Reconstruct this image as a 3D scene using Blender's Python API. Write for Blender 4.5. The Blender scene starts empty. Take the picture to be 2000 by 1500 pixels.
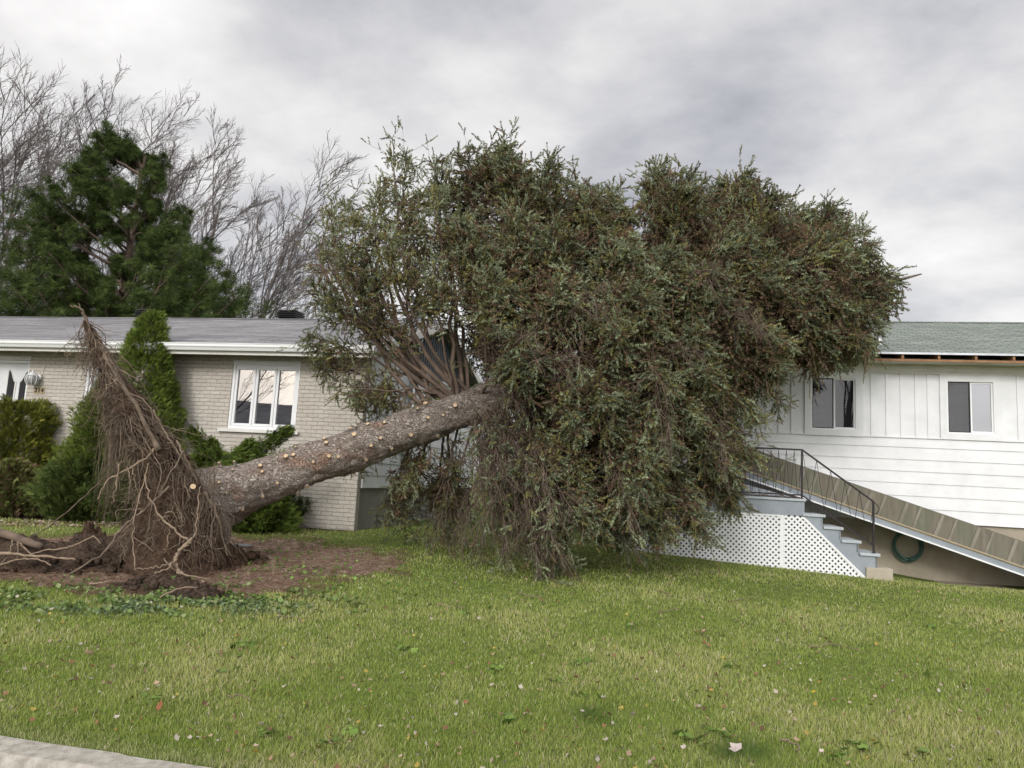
import bpy, math, random
import numpy as np
from mathutils import noise as mnoise, Vector
rs = np.random.RandomState(7); random.seed(7)
sc = bpy.context.scene
# ------------------------------------------------------------------ camera
PITCH, ROLL, F = math.radians(7.37), math.radians(3.10), 1444.0
_r0 = np.array([1, 0, 0.]); _u0 = np.array([0, -math.sin(PITCH), math.cos(PITCH)]); CW = np.array([0, math.cos(PITCH), math.sin(PITCH)])
CRt = _r0*math.cos(ROLL)+_u0*math.sin(ROLL); CU = -_r0*math.sin(ROLL)+_u0*math.cos(ROLL)
CAM = np.array([0, 0, 1.6])
cd = bpy.data.cameras.new('camera'); cam = bpy.data.objects.new('camera', cd); sc.collection.objects.link(cam)
cd.sensor_width = 36; cd.lens = F/2000*36; cd.clip_end = 2000; cd.clip_start = .05
from mathutils import Matrix
cam.matrix_world = Matrix([[CRt[i], CU[i], -CW[i], CAM[i]] for i in range(3)]+[[0, 0, 0, 1]])
sc.camera = cam
# ------------------------------------------------------------------ sky, sun, exposure
sc.view_settings.view_transform = 'Standard'; sc.view_settings.look = 'None'; sc.view_settings.gamma = 1
sc.view_settings.exposure = 0.72
SUN_EL, SUN_AZ = math.radians(24), math.radians(200)      # behind the camera, a little to the left
world = bpy.data.worlds.new('World'); sc.world = world; world.use_nodes = True
nt = world.node_tree; nt.nodes.clear(); N_ = nt.nodes.new; LK = nt.links.new
out = N_('ShaderNodeOutputWorld'); bg = N_('ShaderNodeBackground'); LK(bg.outputs[0], out.inputs[0]); bg.inputs[1].default_value = .1
sky = N_('ShaderNodeTexSky'); sky.sky_type = 'NISHITA'; sky.sun_disc = False; sky.sun_elevation = SUN_EL; sky.sun_rotation = SUN_AZ
tc = N_('ShaderNodeTexCoord'); sep = N_('ShaderNodeSeparateXYZ'); LK(tc.outputs['Generated'], sep.inputs[0])
def M_(op, a, b=None, c=None, clamp=False, nt=nt):
    n = nt.nodes.new('ShaderNodeMath'); n.operation = op; n.use_clamp = clamp
    for i, v in enumerate((a, b, c)):
        if v is None: continue
        if isinstance(v, (int, float)): n.inputs[i].default_value = v
        else: nt.links.new(v, n.inputs[i])
    return n.outputs[0]
zz = M_('ADD', M_('MAXIMUM', sep.outputs[2], 0), .22)
cmb = N_('ShaderNodeCombineXYZ'); LK(M_('DIVIDE', sep.outputs[0], zz), cmb.inputs[0]); LK(M_('DIVIDE', sep.outputs[1], zz), cmb.inputs[1])
def wnoise(scale, det, rough, dist, off):
    mp = N_('ShaderNodeMapping'); mp.inputs['Location'].default_value = off; mp.inputs['Rotation'].default_value = (0, 0, .35)
    mp.inputs['Scale'].default_value = (1, 1.12, 1); LK(cmb.outputs[0], mp.inputs[0])
    n = N_('ShaderNodeTexNoise'); n.inputs['Scale'].default_value = scale; n.inputs['Detail'].default_value = det
    n.inputs['Roughness'].default_value = rough; n.inputs['Distortion'].default_value = dist; LK(mp.outputs[0], n.inputs[0]); return n.outputs[0]
n1 = wnoise(1.3, 7, .52, .1, (3.6, 1.1, 0)); n2 = wnoise(2.6, 8, .58, .1, (7.7, 2.2, 0))
cl = M_('ADD', M_('MULTIPLY', M_('SUBTRACT', n1, .5), .85), M_('MULTIPLY', M_('SUBTRACT', n2, .5), .50))
def pdir(x, y):
    d = CW+CRt*(x-1000)/F-CU*(y-750)/F; return d/np.linalg.norm(d)
def lobe(d, width, amt):
    vm = N_('ShaderNodeVectorMath'); vm.operation = 'DOT_PRODUCT'; LK(tc.outputs['Generated'], vm.inputs[0]); vm.inputs[1].default_value = tuple(d/np.linalg.norm(d))
    e = M_('POWER', 2.718, M_('MULTIPLY', M_('SUBTRACT', vm.outputs['Value'], 1), 1/(1-math.cos(math.radians(width)))))
    return M_('MULTIPLY', e, amt)
for d, w, a in ((pdir(150, 60), 13, .10), (pdir(1960, 570), 7, .15), (pdir(960, 200), 9, .08), (pdir(1620, 180), 14, -.03), (pdir(700, 140), 8, -.06),
                (pdir(1250, 130), 6, .05), (pdir(1500, 260), 7, -.07), (pdir(1860, 330), 9, .10), (pdir(300, 560), 14, .08), (np.array([-.1, -1, .55]), 50, 1.35),
                (np.array([0, 0, 1.]), 35, .3)):
    cl = M_('ADD', cl, lobe(d, w, a))
val = M_('MAXIMUM', M_('ADD', M_('MULTIPLY', cl, .84), .392), .15)
cr = N_('ShaderNodeMix'); cr.data_type = 'RGBA'; cr.inputs[6].default_value = (.90, .91, 1.0, 1); cr.inputs[7].default_value = (1.0, .985, .98, 1)
LK(M_('MULTIPLY', M_('SUBTRACT', val, .28), 4.5, clamp=True), cr.inputs[0])
vs = N_('ShaderNodeVectorMath'); vs.operation = 'SCALE'; LK(cr.outputs[2], vs.inputs[0]); LK(M_('MULTIPLY', val, 10), vs.inputs['Scale'])
wa = N_('ShaderNodeVectorMath'); wa.operation = 'SCALE'; wa.inputs[0].default_value = (10, 7.5, 4.2); LK(lobe(np.array([-.65, -.757, .15]), 7, .75), wa.inputs['Scale'])
wb = N_('ShaderNodeVectorMath'); wb.operation = 'SCALE'; wb.inputs[0].default_value = (10, 9.3, 8.0); LK(lobe(pdir(80, 20), 16, .035), wb.inputs['Scale'])
va = N_('ShaderNodeVectorMath'); va.operation = 'ADD'; LK(vs.outputs[0], va.inputs[0]); LK(wa.outputs[0], va.inputs[1])
vb = N_('ShaderNodeVectorMath'); vb.operation = 'ADD'; LK(va.outputs[0], vb.inputs[0]); LK(wb.outputs[0], vb.inputs[1])
mx = N_('ShaderNodeMix'); mx.data_type = 'RGBA'; mx.inputs[0].default_value = .95; LK(sky.outputs[0], mx.inputs[6]); LK(vb.outputs[0], mx.inputs[7])
LK(mx.outputs[2], bg.inputs[0])
sl = bpy.data.lights.new('sun', 'SUN'); sl.energy = 1.05; sl.angle = math.radians(14); sl.color = (1, .96, .9)
so = bpy.data.objects.new('sun', sl); sc.collection.objects.link(so)
sdir = Vector((math.sin(SUN_AZ)*math.cos(SUN_EL), math.cos(SUN_AZ)*math.cos(SUN_EL), math.sin(SUN_EL)))
so.rotation_euler = sdir.to_track_quat('Z', 'Y').to_euler(); so.location = (-4, -6, 12)
# ------------------------------------------------------------------ placing helpers
ANG = math.radians(12.35)
D = np.array([math.cos(ANG), -math.sin(ANG), 0]); NN = np.array([math.sin(ANG), math.cos(ANG), 0])
CL = np.array([-2.6506, 13.3, 0]); CR = np.array([7.9154, 13.5, 0])
def ray(x, y): return CW+CRt*(x-1000)/F-CU*(y-750)/F
def at(x, y, Y): d = ray(x, y); return CAM+d*Y/d[1]
def sm(x): x = np.clip(x, 0, 1); return x*x*(3-2*x)
def h(x, y):
    s = x*D[0]+y*D[1]; t = x*NN[0]+y*NN[1]
    A = .45-.25*sm((s+3)/8)
    z = .12+A*np.clip((t-3.6)/8.8, 0, 1)
    z = z-.10*sm((t-13.0)/.9)*sm((s-3.5)/1.5)
    return z+np.where(t > 3.7, .012*np.sin(x*1.7+1)*np.sin(y*1.3)+.01*np.sin(x*.7+y*.9), 0)*np.clip((t-3.7)*2, 0, 1)
def gp(px, py):
    d = ray(px, py); lo, hi = 1.5, 60
    for _ in range(50):
        m = (lo+hi)/2; P = CAM+d*m
        if P[2] > h(P[0], P[1]): lo = m
        else: hi = m
    return CAM+d*lo
def fn(x, y, s=1., o=0.): return mnoise.noise(Vector((x*s+o, y*s-o, o*.37)))
# ------------------------------------------------------------------ object helpers
col = sc.collection
def tag(o, label=None, cat=None, group=None, kind=None):
    if label: o['label'] = label
    if cat: o['category'] = cat
    if group: o['group'] = group
    if kind: o['kind'] = kind
    return o
def thing(name, label, cat, loc=(0, 0, 0), rotz=0, group=None):
    o = bpy.data.objects.new(name, None); col.objects.link(o); o.empty_display_size = .2
    o.location = tuple(loc); o.rotation_euler = (0, 0, rotz); return tag(o, label, cat, group)
class MB:
    def __init__(s): s.v = []; s.f = []; s.m = []; s.c = []
    def add(s, vs, fs, mi=0):
        b = len(s.v); s.v += [tuple(map(float, q)) for q in vs]; s.f += [tuple(i+b for i in q) for q in fs]; s.m += [mi]*len(fs); return s
    def box(s, x0, x1, y0, y1, z0, z1, mi=0):
        return s.add([(x0, y0, z0), (x1, y0, z0), (x1, y1, z0), (x0, y1, z0), (x0, y0, z1), (x1, y0, z1), (x1, y1, z1), (x0, y1, z1)],
                     [(0, 3, 2, 1), (4, 5, 6, 7), (0, 1, 5, 4), (1, 2, 6, 5), (2, 3, 7, 6), (3, 0, 4, 7)], mi)
    def prism(s, prof, a0, a1, axis='x', mi=0):       # profile (p,q) extruded along axis
        n = len(prof); vs = []
        for a in (a0, a1):
            for p, q in prof: vs.append({'x': (a, p, q), 'y': (p, a, q), 'z': (p, q, a)}[axis])
        fs = [(i, (i+1) % n, n+(i+1) % n, n+i) for i in range(n)]+[tuple(range(n))[::-1], tuple(range(n, 2*n))]
        return s.add(vs, fs, mi)
    def tube(s, pts, r, sides=8, mi=0, cap=True, capmi=None):
        pts = [np.array(p, float) for p in pts]; n = len(pts); rr = r if hasattr(r, '__len__') else [r]*n
        ref = np.array([0, 0, 1.]) if abs((pts[-1]-pts[0])[2]) < .8*np.linalg.norm(pts[-1]-pts[0]) else np.array([1., 0, 0])
        vs = []
        for i, p in enumerate(pts):
            t = pts[min(i+1, n-1)]-pts[max(i-1, 0)]; t /= np.linalg.norm(t)+1e-9
            a = np.cross(t, ref); a /= np.linalg.norm(a)+1e-9; b = np.cross(t, a)
            for k in range(sides):
                w = 2*math.pi*(k+.5)/sides; vs.append(p+(a*math.cos(w)+b*math.sin(w))*rr[i])
        fs = [(i*sides+k, i*sides+(k+1) % sides, (i+1)*sides+(k+1) % sides, (i+1)*sides+k) for i in range(n-1) for k in range(sides)]
        s.add(vs, fs, mi)
        if cap:
            b = len(s.v)-n*sides; cm = mi if capmi is None else capmi
            s.f += [tuple(b+k for k in range(sides))[::-1], tuple(b+(n-1)*sides+k for k in range(sides))]; s.m += [cm, cm]
        return s
    def lathe(s, prof, c, sides=20, mi=0):
        vs = [(c[0]+r*math.cos(2*math.pi*k/sides), c[1]+r*math.sin(2*math.pi*k/sides), c[2]+z) for r, z in prof for k in range(sides)]
        n = len(prof)
        return s.add(vs, [(i*sides+k, i*sides+(k+1) % sides, (i+1)*sides+(k+1) % sides, (i+1)*sides+k) for i in range(n-1) for k in range(sides)], mi)
    def build(s, name, mats, parent=None, smooth=False, bevel=0, label=None, loc=None, kind=None):
        me = bpy.data.meshes.new(name); me.from_pydata(s.v, [], s.f); me.update()
        mats = mats if isinstance(mats, (list, tuple)) else [mats]
        for m in mats: me.materials.append(m)
        me.polygons.foreach_set('material_index', s.m)
        if smooth: me.polygons.foreach_set('use_smooth', [True]*len(s.f))
        o = bpy.data.objects.new(name, me); col.objects.link(o)
        if parent: o.parent = parent
        if loc is not None: o.location = tuple(loc)
        if bevel:
            b = o.modifiers.new('bevel', 'BEVEL'); b.width = bevel; b.segments = 2; b.limit_method = 'ANGLE'
        return tag(o, label, None, None, kind)
def npmesh(name, V, Fc, mat, parent=None, cols=None, smooth=False, label=None, kind=None):
    """V (n,3), Fc (m,k) int, cols (n,3) colour attribute"""
    me = bpy.data.meshes.new(name); V = np.asarray(V, np.float32); Fc = np.asarray(Fc, np.int32); m, k = Fc.shape
    me.vertices.add(len(V)); me.vertices.foreach_set('co', V.ravel()); me.loops.add(m*k); me.loops.foreach_set('vertex_index', Fc.ravel())
    me.polygons.add(m); me.polygons.foreach_set('loop_start', np.arange(0, m*k, k, dtype=np.int32))
    me.polygons.foreach_set('loop_total', np.full(m, k, np.int32))
    if smooth: me.polygons.foreach_set('use_smooth', np.ones(m, bool))
    me.update(calc_edges=True)
    if cols is not None:
        a = me.color_attributes.new('Col', 'FLOAT_COLOR', 'POINT'); c = np.ones((len(V), 4), np.float32); c[:, :3] = cols; a.data.foreach_set('color', c.ravel())
    me.materials.append(mat); o = bpy.data.objects.new(name, me); col.objects.link(o)
    if parent: o.parent = parent
    return tag(o, label, None, None, kind)
def norm(a): return a/(np.linalg.norm(a, axis=-1, keepdims=True)+1e-9)
def tube_batch(P, Rd, sides=4):
    """P (K,n,3), Rd (K,n) -> verts, quads"""
    K, n, _ = P.shape; T = np.empty_like(P); T[:, 1:-1] = P[:, 2:]-P[:, :-2]; T[:, 0] = P[:, 1]-P[:, 0]; T[:, -1] = P[:, -1]-P[:, -2]; T = norm(T)
    ref = np.where(np.abs(T[:, :1, 2:3]) < .85, np.array([0, 0, 1.]), np.array([1., 0, 0])); A = norm(np.cross(T, np.broadcast_to(ref, T.shape))); B = np.cross(T, A)
    w = 2*np.pi*np.arange(sides)/sides
    V = P[:, :, None]+(A[:, :, None]*np.cos(w)[None, None, :, None]+B[:, :, None]*np.sin(w)[None, None, :, None])*Rd[:, :, None, None]
    i, k = np.meshgrid(np.arange(n-1), np.arange(sides), indexing='ij'); k2 = (k+1) % sides
    q = np.stack([i*sides+k, i*sides+k2, (i+1)*sides+k2, (i+1)*sides+k], -1).reshape(-1, 4)
    Fq = (q[None]+(np.arange(K)*n*sides)[:, None, None]).reshape(-1, 4)
    return V.reshape(-1, 3), Fq
def cat(parts):
    V = []; Q = []; b = 0
    for v, f in parts: V.append(v); Q.append(f+b); b += len(v)
    return np.concatenate(V), np.concatenate(Q)
def perp(T):
    ref = np.where(np.abs(T[..., 2:3]) < .85, np.array([0, 0, 1.]), np.array([1., 0, 0])); A = norm(np.cross(T, np.broadcast_to(ref, T.shape))); return A, np.cross(T, A)
def grow(P, m, u0, u1, ang, ratio, n=4, bias=(0, 0, 0), wig=.12, umul=.6, planar=None, rs=rs, jit=.25):
    """children of every polyline in P (K,k,3). returns (K*m,n,3), u (K*m,)"""
    K, k, _ = P.shape; L = np.linalg.norm(np.diff(P, axis=1), axis=2).sum(1)
    u = u0+(u1-u0)*(np.arange(m)[None]+rs.rand(K, m))/m
    x = u*(k-1); i = np.minimum(x.astype(int), k-2); f = (x-i)[..., None]; kk = np.arange(K)[:, None]
    B = P[kk, i]*(1-f)+P[kk, i+1]*f; T = norm(P[kk, i+1]-P[kk, i]); A, C = perp(T)
    if planar is None: ph = rs.rand(K, m)*2*np.pi
    else:
        Nn = np.broadcast_to(np.asarray(planar, float), T.shape); A = norm(np.cross(T, Nn)+1e-6); C = np.cross(T, A)
        ph = np.where(np.arange(m)[None] % 2 == 0, 0, np.pi)+rs.randn(K, m)*.45
    an = ang*(1+jit*rs.randn(K, m)); d = norm(T*np.cos(an)[..., None]+(A*np.cos(ph)[..., None]+C*np.sin(ph)[..., None])*np.sin(an)[..., None])
    ln = (L[:, None]*ratio*(1-umul*(u-u0)/(u1-u0+1e-9))*(.65+.7*rs.rand(K, m)))
    B = B.reshape(-1, 3); d = d.reshape(-1, 3); ln = ln.reshape(-1); out = np.empty((K*m, n, 3)); out[:, 0] = B; p = B.copy(); b = np.asarray(bias, float)
    for j in range(1, n):
        d = norm(d+b+rs.randn(K*m, 3)*wig); p = p+d*(ln/(n-1))[:, None]; out[:, j] = p
    return out, u.reshape(-1)
def sprig_template(nn, fwd=50, L=.24, w=.05, seed=1, flat=1.0):
    r = np.random.RandomState(seed); V = []
    for i in range(nn):
        x = (i+.3)/nn; a = r.rand()*2*np.pi; f = math.radians(fwd)*(.8+.4*r.rand()); l = L*(.8+.4*r.rand())
        d = np.array([math.cos(f), math.sin(f)*math.cos(a), math.sin(f)*math.sin(a)*flat]); b = np.array([x, 0, 0])
        s = np.cross(d, r.randn(3)); s /= np.linalg.norm(s); V += [b-s*w/2, b+s*w/2, b+d*l]
    return np.array(V)
def place(tmpl, pos, T, size, rs=rs, k=3):
    A, B = perp(T); ph = rs.rand(len(pos), 1)*2*np.pi; A2 = A*np.cos(ph)+B*np.sin(ph); B2 = np.cross(T, A2)
    V = pos[:, None]+(tmpl[None, :, 0:1]*T[:, None]+tmpl[None, :, 1:2]*A2[:, None]+tmpl[None, :, 2:3]*B2[:, None])*size[:, None, None]
    n = V.shape[0]*V.shape[1]; return V.reshape(-1, 3), np.arange(n).reshape(-1, k)
# ------------------------------------------------------------------ materials
def newmat(name, rough=.8, spec=.3):
    m = bpy.data.materials.new(name); m.use_nodes = True; b = m.node_tree.nodes['Principled BSDF']; b.inputs['Roughness'].default_value = rough
    b.inputs['Specular IOR Level'].default_value = spec; return m, m.node_tree, b
def ramp(t, stops, src, interp='LINEAR'):
    r = t.nodes.new('ShaderNodeValToRGB'); r.color_ramp.interpolation = interp; e = r.color_ramp.elements
    while len(e) < len(stops): e.new(.5)
    for q, (p, c) in zip(e, stops): q.position = p; q.color = (*c, 1) if len(c) == 3 else c
    t.links.new(src, r.inputs[0]); return r.outputs[0]
def tnoise(t, scale, det=4, rough=.55, vec=None, dist=0, sc3=None, coord='Object'):
    n = t.nodes.new('ShaderNodeTexNoise'); n.inputs['Scale'].default_value = scale; n.inputs['Detail'].default_value = det; n.inputs['Roughness'].default_value = rough; n.inputs['Distortion'].default_value = dist
    if vec is None: q = t.nodes.new('ShaderNodeTexCoord'); vec = q.outputs[coord]
    if sc3: mp = t.nodes.new('ShaderNodeMapping'); mp.inputs['Scale'].default_value = sc3; t.links.new(vec, mp.inputs[0]); vec = mp.outputs[0]
    t.links.new(vec, n.inputs[0]); return n.outputs[0]
def mixc(t, fac, a, b, mode='MIX'):
    m = t.nodes.new('ShaderNodeMix'); m.data_type = 'RGBA'; m.blend_type = mode
    for i, v in ((0, fac), (6, a), (7, b)):
        if isinstance(v, (int, float)): m.inputs[i].default_value = v
        elif isinstance(v, tuple): m.inputs[i].default_value = (*v, 1)
        else: t.links.new(v, m.inputs[i])
    return m.outputs[2]
def bump(t, b, hgt, strength=.5, dist=.01):
    n = t.nodes.new('ShaderNodeBump'); n.inputs['Strength'].default_value = strength; n.inputs['Distance'].default_value = dist; t.links.new(hgt, n.inputs['Height']); t.links.new(n.outputs[0], b.inputs['Normal'])
def noisy(name, c1, c2, scale=6, rough=.8, bs=.3, bd=.004, spec=.3, metal=0, det=6, sc3=None):
    m, t, b = newmat(name, rough, spec); n = tnoise(t, scale, det, .6, sc3=sc3); t.links.new(ramp(t, [(.3, c1), (.7, c2)], n), b.inputs['Base Color'])
    b.inputs['Metallic'].default_value = metal
    if bs: bump(t, b, tnoise(t, scale*6, 4), bs, bd)
    return m
def attrmat(name, rough=.6, spec=.3, var=.0, trans=.0):
    m, t, b = newmat(name, rough, spec); a = t.nodes.new('ShaderNodeAttribute'); a.attribute_name = 'Col'; t.links.new(a.outputs[0], b.inputs['Base Color'])
    if trans:
        tr = t.nodes.new('ShaderNodeBsdfTranslucent'); t.links.new(a.outputs[0], tr.inputs[0]); mxs = t.nodes.new('ShaderNodeMixShader'); mxs.inputs[0].default_value = trans
        t.links.new(b.outputs[0], mxs.inputs[1]); t.links.new(tr.outputs[0], mxs.inputs[2]); t.links.new(mxs.outputs[0], t.nodes['Material Output'].inputs[0])
    return m
M = {}
M['needles'] = attrmat('needles', .7, .10, trans=.12); M['leaves'] = attrmat('leaves', .7, .12, trans=.15); M['grassm'] = attrmat('grass blades', .65, .15, trans=.3)
M['white'] = noisy('white painted board', (.62, .63, .65), (.74, .75, .77), 2.2, .5, .2, .003)
M['offwhite'] = noisy('weathered white trim', (.60, .59, .55), (.72, .71, .68), 3, .6, .15, .002)
M['vinyl'] = noisy('white vinyl', (.72, .73, .75), (.78, .79, .80), 2, .35, 0)
M['gutter'] = noisy('white enamelled gutter', (.68, .69, .69), (.78, .79, .79), 1, .3, .05, .001, .5, sc3=(.3, 1, 4))
M['soffit'] = noisy('cream soffit', (.52, .49, .42), (.60, .57, .50), 2, .6, .1, .002)
M['blackmetal'] = noisy('black enamelled metal', (.012, .012, .014), (.02, .02, .022), 4, .4, 0)
M['iron'] = noisy('black painted iron', (.012, .010, .014), (.03, .022, .025), 14, .45, .2, .001)
M['galv'] = noisy('galvanised metal', (.42, .43, .45), (.58, .60, .63), 5, .35, .05, .001, .5, .7, sc3=(1, 1, .3))
M['shadedark'] = noisy('dark fill for unlit spaces', (.035, .034, .033), (.05, .048, .045), 2, .9, 0)  # dark colour in place of shade: rooms, eave gap, behind the lattice
M['stairgrey'] = noisy('slate blue deck paint', (.22, .25, .285), (.30, .33, .365), 3, .55, .2, .002)
M['treadgrey'] = noisy('worn blue grey tread paint', (.34, .38, .42), (.44, .47, .50), 8, .6, .3, .002)
M['found'] = noisy('weathered concrete', (.29, .25, .19), (.44, .40, .33), 1.6, .9, .5, .006, .2)
M['foundgrey'] = noisy('grey parged foundation', (.22, .21, .195), (.32, .305, .28), 1.8, .9, .4, .005, .2)
M['kerb'] = noisy('kerb concrete', (.24, .22, .185), (.46, .43, .385), 16, .9, .8, .008, .2)
M['asphalt'] = noisy('asphalt', (.04, .04, .042), (.075, .073, .07), 20, .9, .6, .004, .2)
M['plank'] = noisy('bare tan lumber', (.30, .24, .16), (.42, .35, .25), 7, .7, .3, .002, sc3=(.5, 4, 4))
M['rafter'] = noisy('raw rafter ends', (.22, .11, .055), (.33, .18, .09), 7, .7, .2, .002)
M['hose'] = noisy('green garden hose', (.04, .10, .085), (.075, .16, .14), 5, .35, 0)
M['brass'] = noisy('tarnished brass plate', (.34, .27, .17), (.42, .34, .22), 20, .5, .1, .001)
M['brassdark'] = noisy('dark bronze numerals', (.035, .03, .018), (.06, .05, .03), 10, .5, 0)
M['cutwood'] = noisy('sawn heartwood', (.42, .30, .18), (.60, .45, .29), 60, .8, .2, .001)
M['soil'] = noisy('dark crumbly soil', (.022, .015, .011), (.14, .10, .075), 30, .95, 1, .02, .1)
M['soilbrown'] = noisy('root ball soil', (.03, .019, .013), (.12, .078, .054), 24, .95, 1, .02, .1)
M['bare'] = noisy('grey maple bark', (.12, .10, .098), (.20, .175, .17), 5, .9, .3, .01, .2)
M['twigbark'] = noisy('spruce limb bark', (.085, .062, .05), (.175, .13, .10), 8, .9, .3, .004, .2)
M['deadtwig'] = noisy('dead pale twigs', (.14, .105, .075), (.27, .205, .15), 8, .9, .1, .002, .2)
M['rootbark'] = noisy('soil coated roots', (.085, .062, .047), (.22, .168, .125), 9, .9, .3, .003, .2)
M['rootpale'] = noisy('pale scraped root', (.17, .125, .09), (.30, .23, .165), 14, .9, .3, .002, .2)
M['slate'] = noisy('blue grey broken slate', (.16, .17, .19), (.24, .25, .27), 9, .7, .2, .002)
M['curtain'] = noisy('pale curtain', (.30, .29, .28), (.36, .35, .34), 3, .9, 0, sc3=(14, 1, .3))
def glass(name, refl, tint=(1, 1, 1)):
    m = bpy.data.materials.new(name); m.use_nodes = True; t = m.node_tree; t.nodes.clear(); o = t.nodes.new('ShaderNodeOutputMaterial'); g = t.nodes.new('ShaderNodeBsdfGlossy'); g.inputs['Roughness'].default_value = .01
    g.inputs[0].default_value = (.92, .92, .95, 1); tr = t.nodes.new('ShaderNodeBsdfTransparent'); tr.inputs[0].default_value = (*tint, 1); x = t.nodes.new('ShaderNodeMixShader'); x.inputs[0].default_value = refl
    n = tnoise(t, 1.5, 1); bm = t.nodes.new('ShaderNodeBump'); bm.inputs['Strength'].default_value = .05; bm.inputs['Distance'].default_value = .01; t.links.new(n, bm.inputs['Height']); t.links.new(bm.outputs[0], g.inputs['Normal'])
    t.links.new(tr.outputs[0], x.inputs[1]); t.links.new(g.outputs[0], x.inputs[2]); t.links.new(x.outputs[0], o.inputs[0]); return m
M['glass'] = glass('window glass', .42, (.55, .58, .6)); M['glassdim'] = glass('screened window glass', .07, (.7, .7, .72)); M['glasssoft'] = glass('sliding window glass', .30, (.75, .77, .8))
def brickmat():
    m, t, b = newmat('painted rock face brick', .85, .25); q = t.nodes.new('ShaderNodeTexCoord'); s = t.nodes.new('ShaderNodeSeparateXYZ'); t.links.new(q.outputs['Object'], s.inputs[0])
    c = t.nodes.new('ShaderNodeCombineXYZ'); t.links.new(M_('ADD', s.outputs[0], s.outputs[1], nt=t), c.inputs[0]); t.links.new(s.outputs[2], c.inputs[1])
    wv = t.nodes.new('ShaderNodeVectorMath'); wv.operation = 'ADD'; nz = t.nodes.new('ShaderNodeTexNoise'); nz.inputs['Scale'].default_value = 9; nz.inputs['Detail'].default_value = 3; t.links.new(q.outputs['Object'], nz.inputs[0])
    wd = t.nodes.new('ShaderNodeVectorMath'); wd.operation = 'SCALE'; t.links.new(nz.outputs['Color'], wd.inputs[0]); wd.inputs['Scale'].default_value = .022; t.links.new(c.outputs[0], wv.inputs[0]); t.links.new(wd.outputs[0], wv.inputs[1])
    br = t.nodes.new('ShaderNodeTexBrick'); t.links.new(wv.outputs[0], br.inputs[0]); br.inputs['Scale'].default_value = 1; br.inputs['Brick Width'].default_value = .215; br.inputs['Row Height'].default_value = .0727
    br.inputs['Mortar Size'].default_value = .0045; br.inputs['Mortar Smooth'].default_value = .5; br.inputs['Bias'].default_value = 0
    br.inputs['Color1'].default_value = (.52, .49, .445, 1); br.inputs['Color2'].default_value = (.58, .55, .505, 1); br.inputs['Mortar'].default_value = (.40, .37, .33, 1)
    big = tnoise(t, 1.1, 4); c1 = mixc(t, 1.0, br.outputs[0], ramp(t, [(.25, (.86, .84, .82)), (.75, (1.06, 1.06, 1.06))], big), 'MULTIPLY')
    fine = tnoise(t, 42, 4, .65); c2 = mixc(t, 1.0, c1, ramp(t, [(.3, (.78, .76, .73)), (.7, (1.12, 1.12, 1.12))], fine), 'MULTIPLY'); t.links.new(c2, b.inputs['Base Color'])
    hh = M_('ADD', M_('MULTIPLY', M_('SUBTRACT', 1, br.outputs[1], nt=t), 1.0, nt=t), M_('MULTIPLY', tnoise(t, 22, 4, .6), 1.3, nt=t), nt=t); bump(t, b, hh, 1.0, .014); return m
M['brick'] = brickmat()
def shingle(name, c1, c2, cm, streak, w=.95, rowh=.135, streaks=(1.6, 30, 1)):
    m, t, b = newmat(name, .9, .2); q = t.nodes.new('ShaderNodeTexCoord'); br = t.nodes.new('ShaderNodeTexBrick'); t.links.new(q.outputs['Object'], br.inputs[0]); br.inputs['Scale'].default_value = 1
    br.inputs['Brick Width'].default_value = w; br.inputs['Row Height'].default_value = rowh; br.inputs['Mortar Size'].default_value = .011; br.inputs['Mortar Smooth'].default_value = .3; br.offset = .37
    br.inputs['Color1'].default_value = (*c1, 1); br.inputs['Color2'].default_value = (*c2, 1); br.inputs['Mortar'].default_value = (*cm, 1)
    st = tnoise(t, 1.0, 5, .7, vec=q.outputs['Object'], sc3=streaks); c = mixc(t, 1.0, br.outputs[0], ramp(t, [(.28, tuple(x*(1-streak) for x in (1, 1, 1))), (.72, tuple(x*(1+streak) for x in (1, 1, 1)))], st), 'MULTIPLY')
    big = tnoise(t, .6, 3); c = mixc(t, 1.0, c, ramp(t, [(.3, (.88, .88, .88)), (.7, (1.08, 1.08, 1.08))], big), 'MULTIPLY'); t.links.new(c, b.inputs['Base Color'])
    bump(t, b, M_('ADD', M_('SUBTRACT', 1, br.outputs[1], nt=t), M_('MULTIPLY', tnoise(t, 60, 3), .5, nt=t), nt=t), .8, .008); return m
M['roofgrey'] = shingle('grey architectural shingles', (.165, .162, .17), (.26, .256, .265), (.10, .098, .104), .42)
M['roofgreen'] = shingle('faded green shingles', (.175, .20, .178), (.24, .265, .24), (.055, .065, .06), .22, .30, .135, (1.2, 10, 1))
def rampmat():
    m, t, b = newmat('mildewed green ramp panel', .75, .25); s = t.nodes.new('ShaderNodeSeparateXYZ'); q = t.nodes.new('ShaderNodeTexCoord'); t.links.new(q.outputs['Object'], s.inputs[0])
    n = tnoise(t, 1.1, 5, .6, sc3=(2.2, 1, .9)); c = ramp(t, [(.25, (.10, .09, .075)), (.45, (.16, .148, .12)), (.62, (.13, .14, .105)), (.8, (.26, .24, .21))], n)
    v = tnoise(t, 1.0, 3, .6, sc3=(14, 1, .8)); c = mixc(t, .7, c, ramp(t, [(.3, (.75, .72, .68)), (.6, (1.05, 1.03, 1.0)), (.8, (1.6, 1.5, 1.35))], v), 'MULTIPLY'); t.links.new(c, b.inputs['Base Color'])
    bump(t, b, tnoise(t, 30, 4), .3, .003); return m
M['rampgreen'] = rampmat(); M['rampbatten'] = noisy('weathered grey green batten', (.15, .145, .115), (.25, .235, .20), 4, .8, .2, .002)
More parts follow.
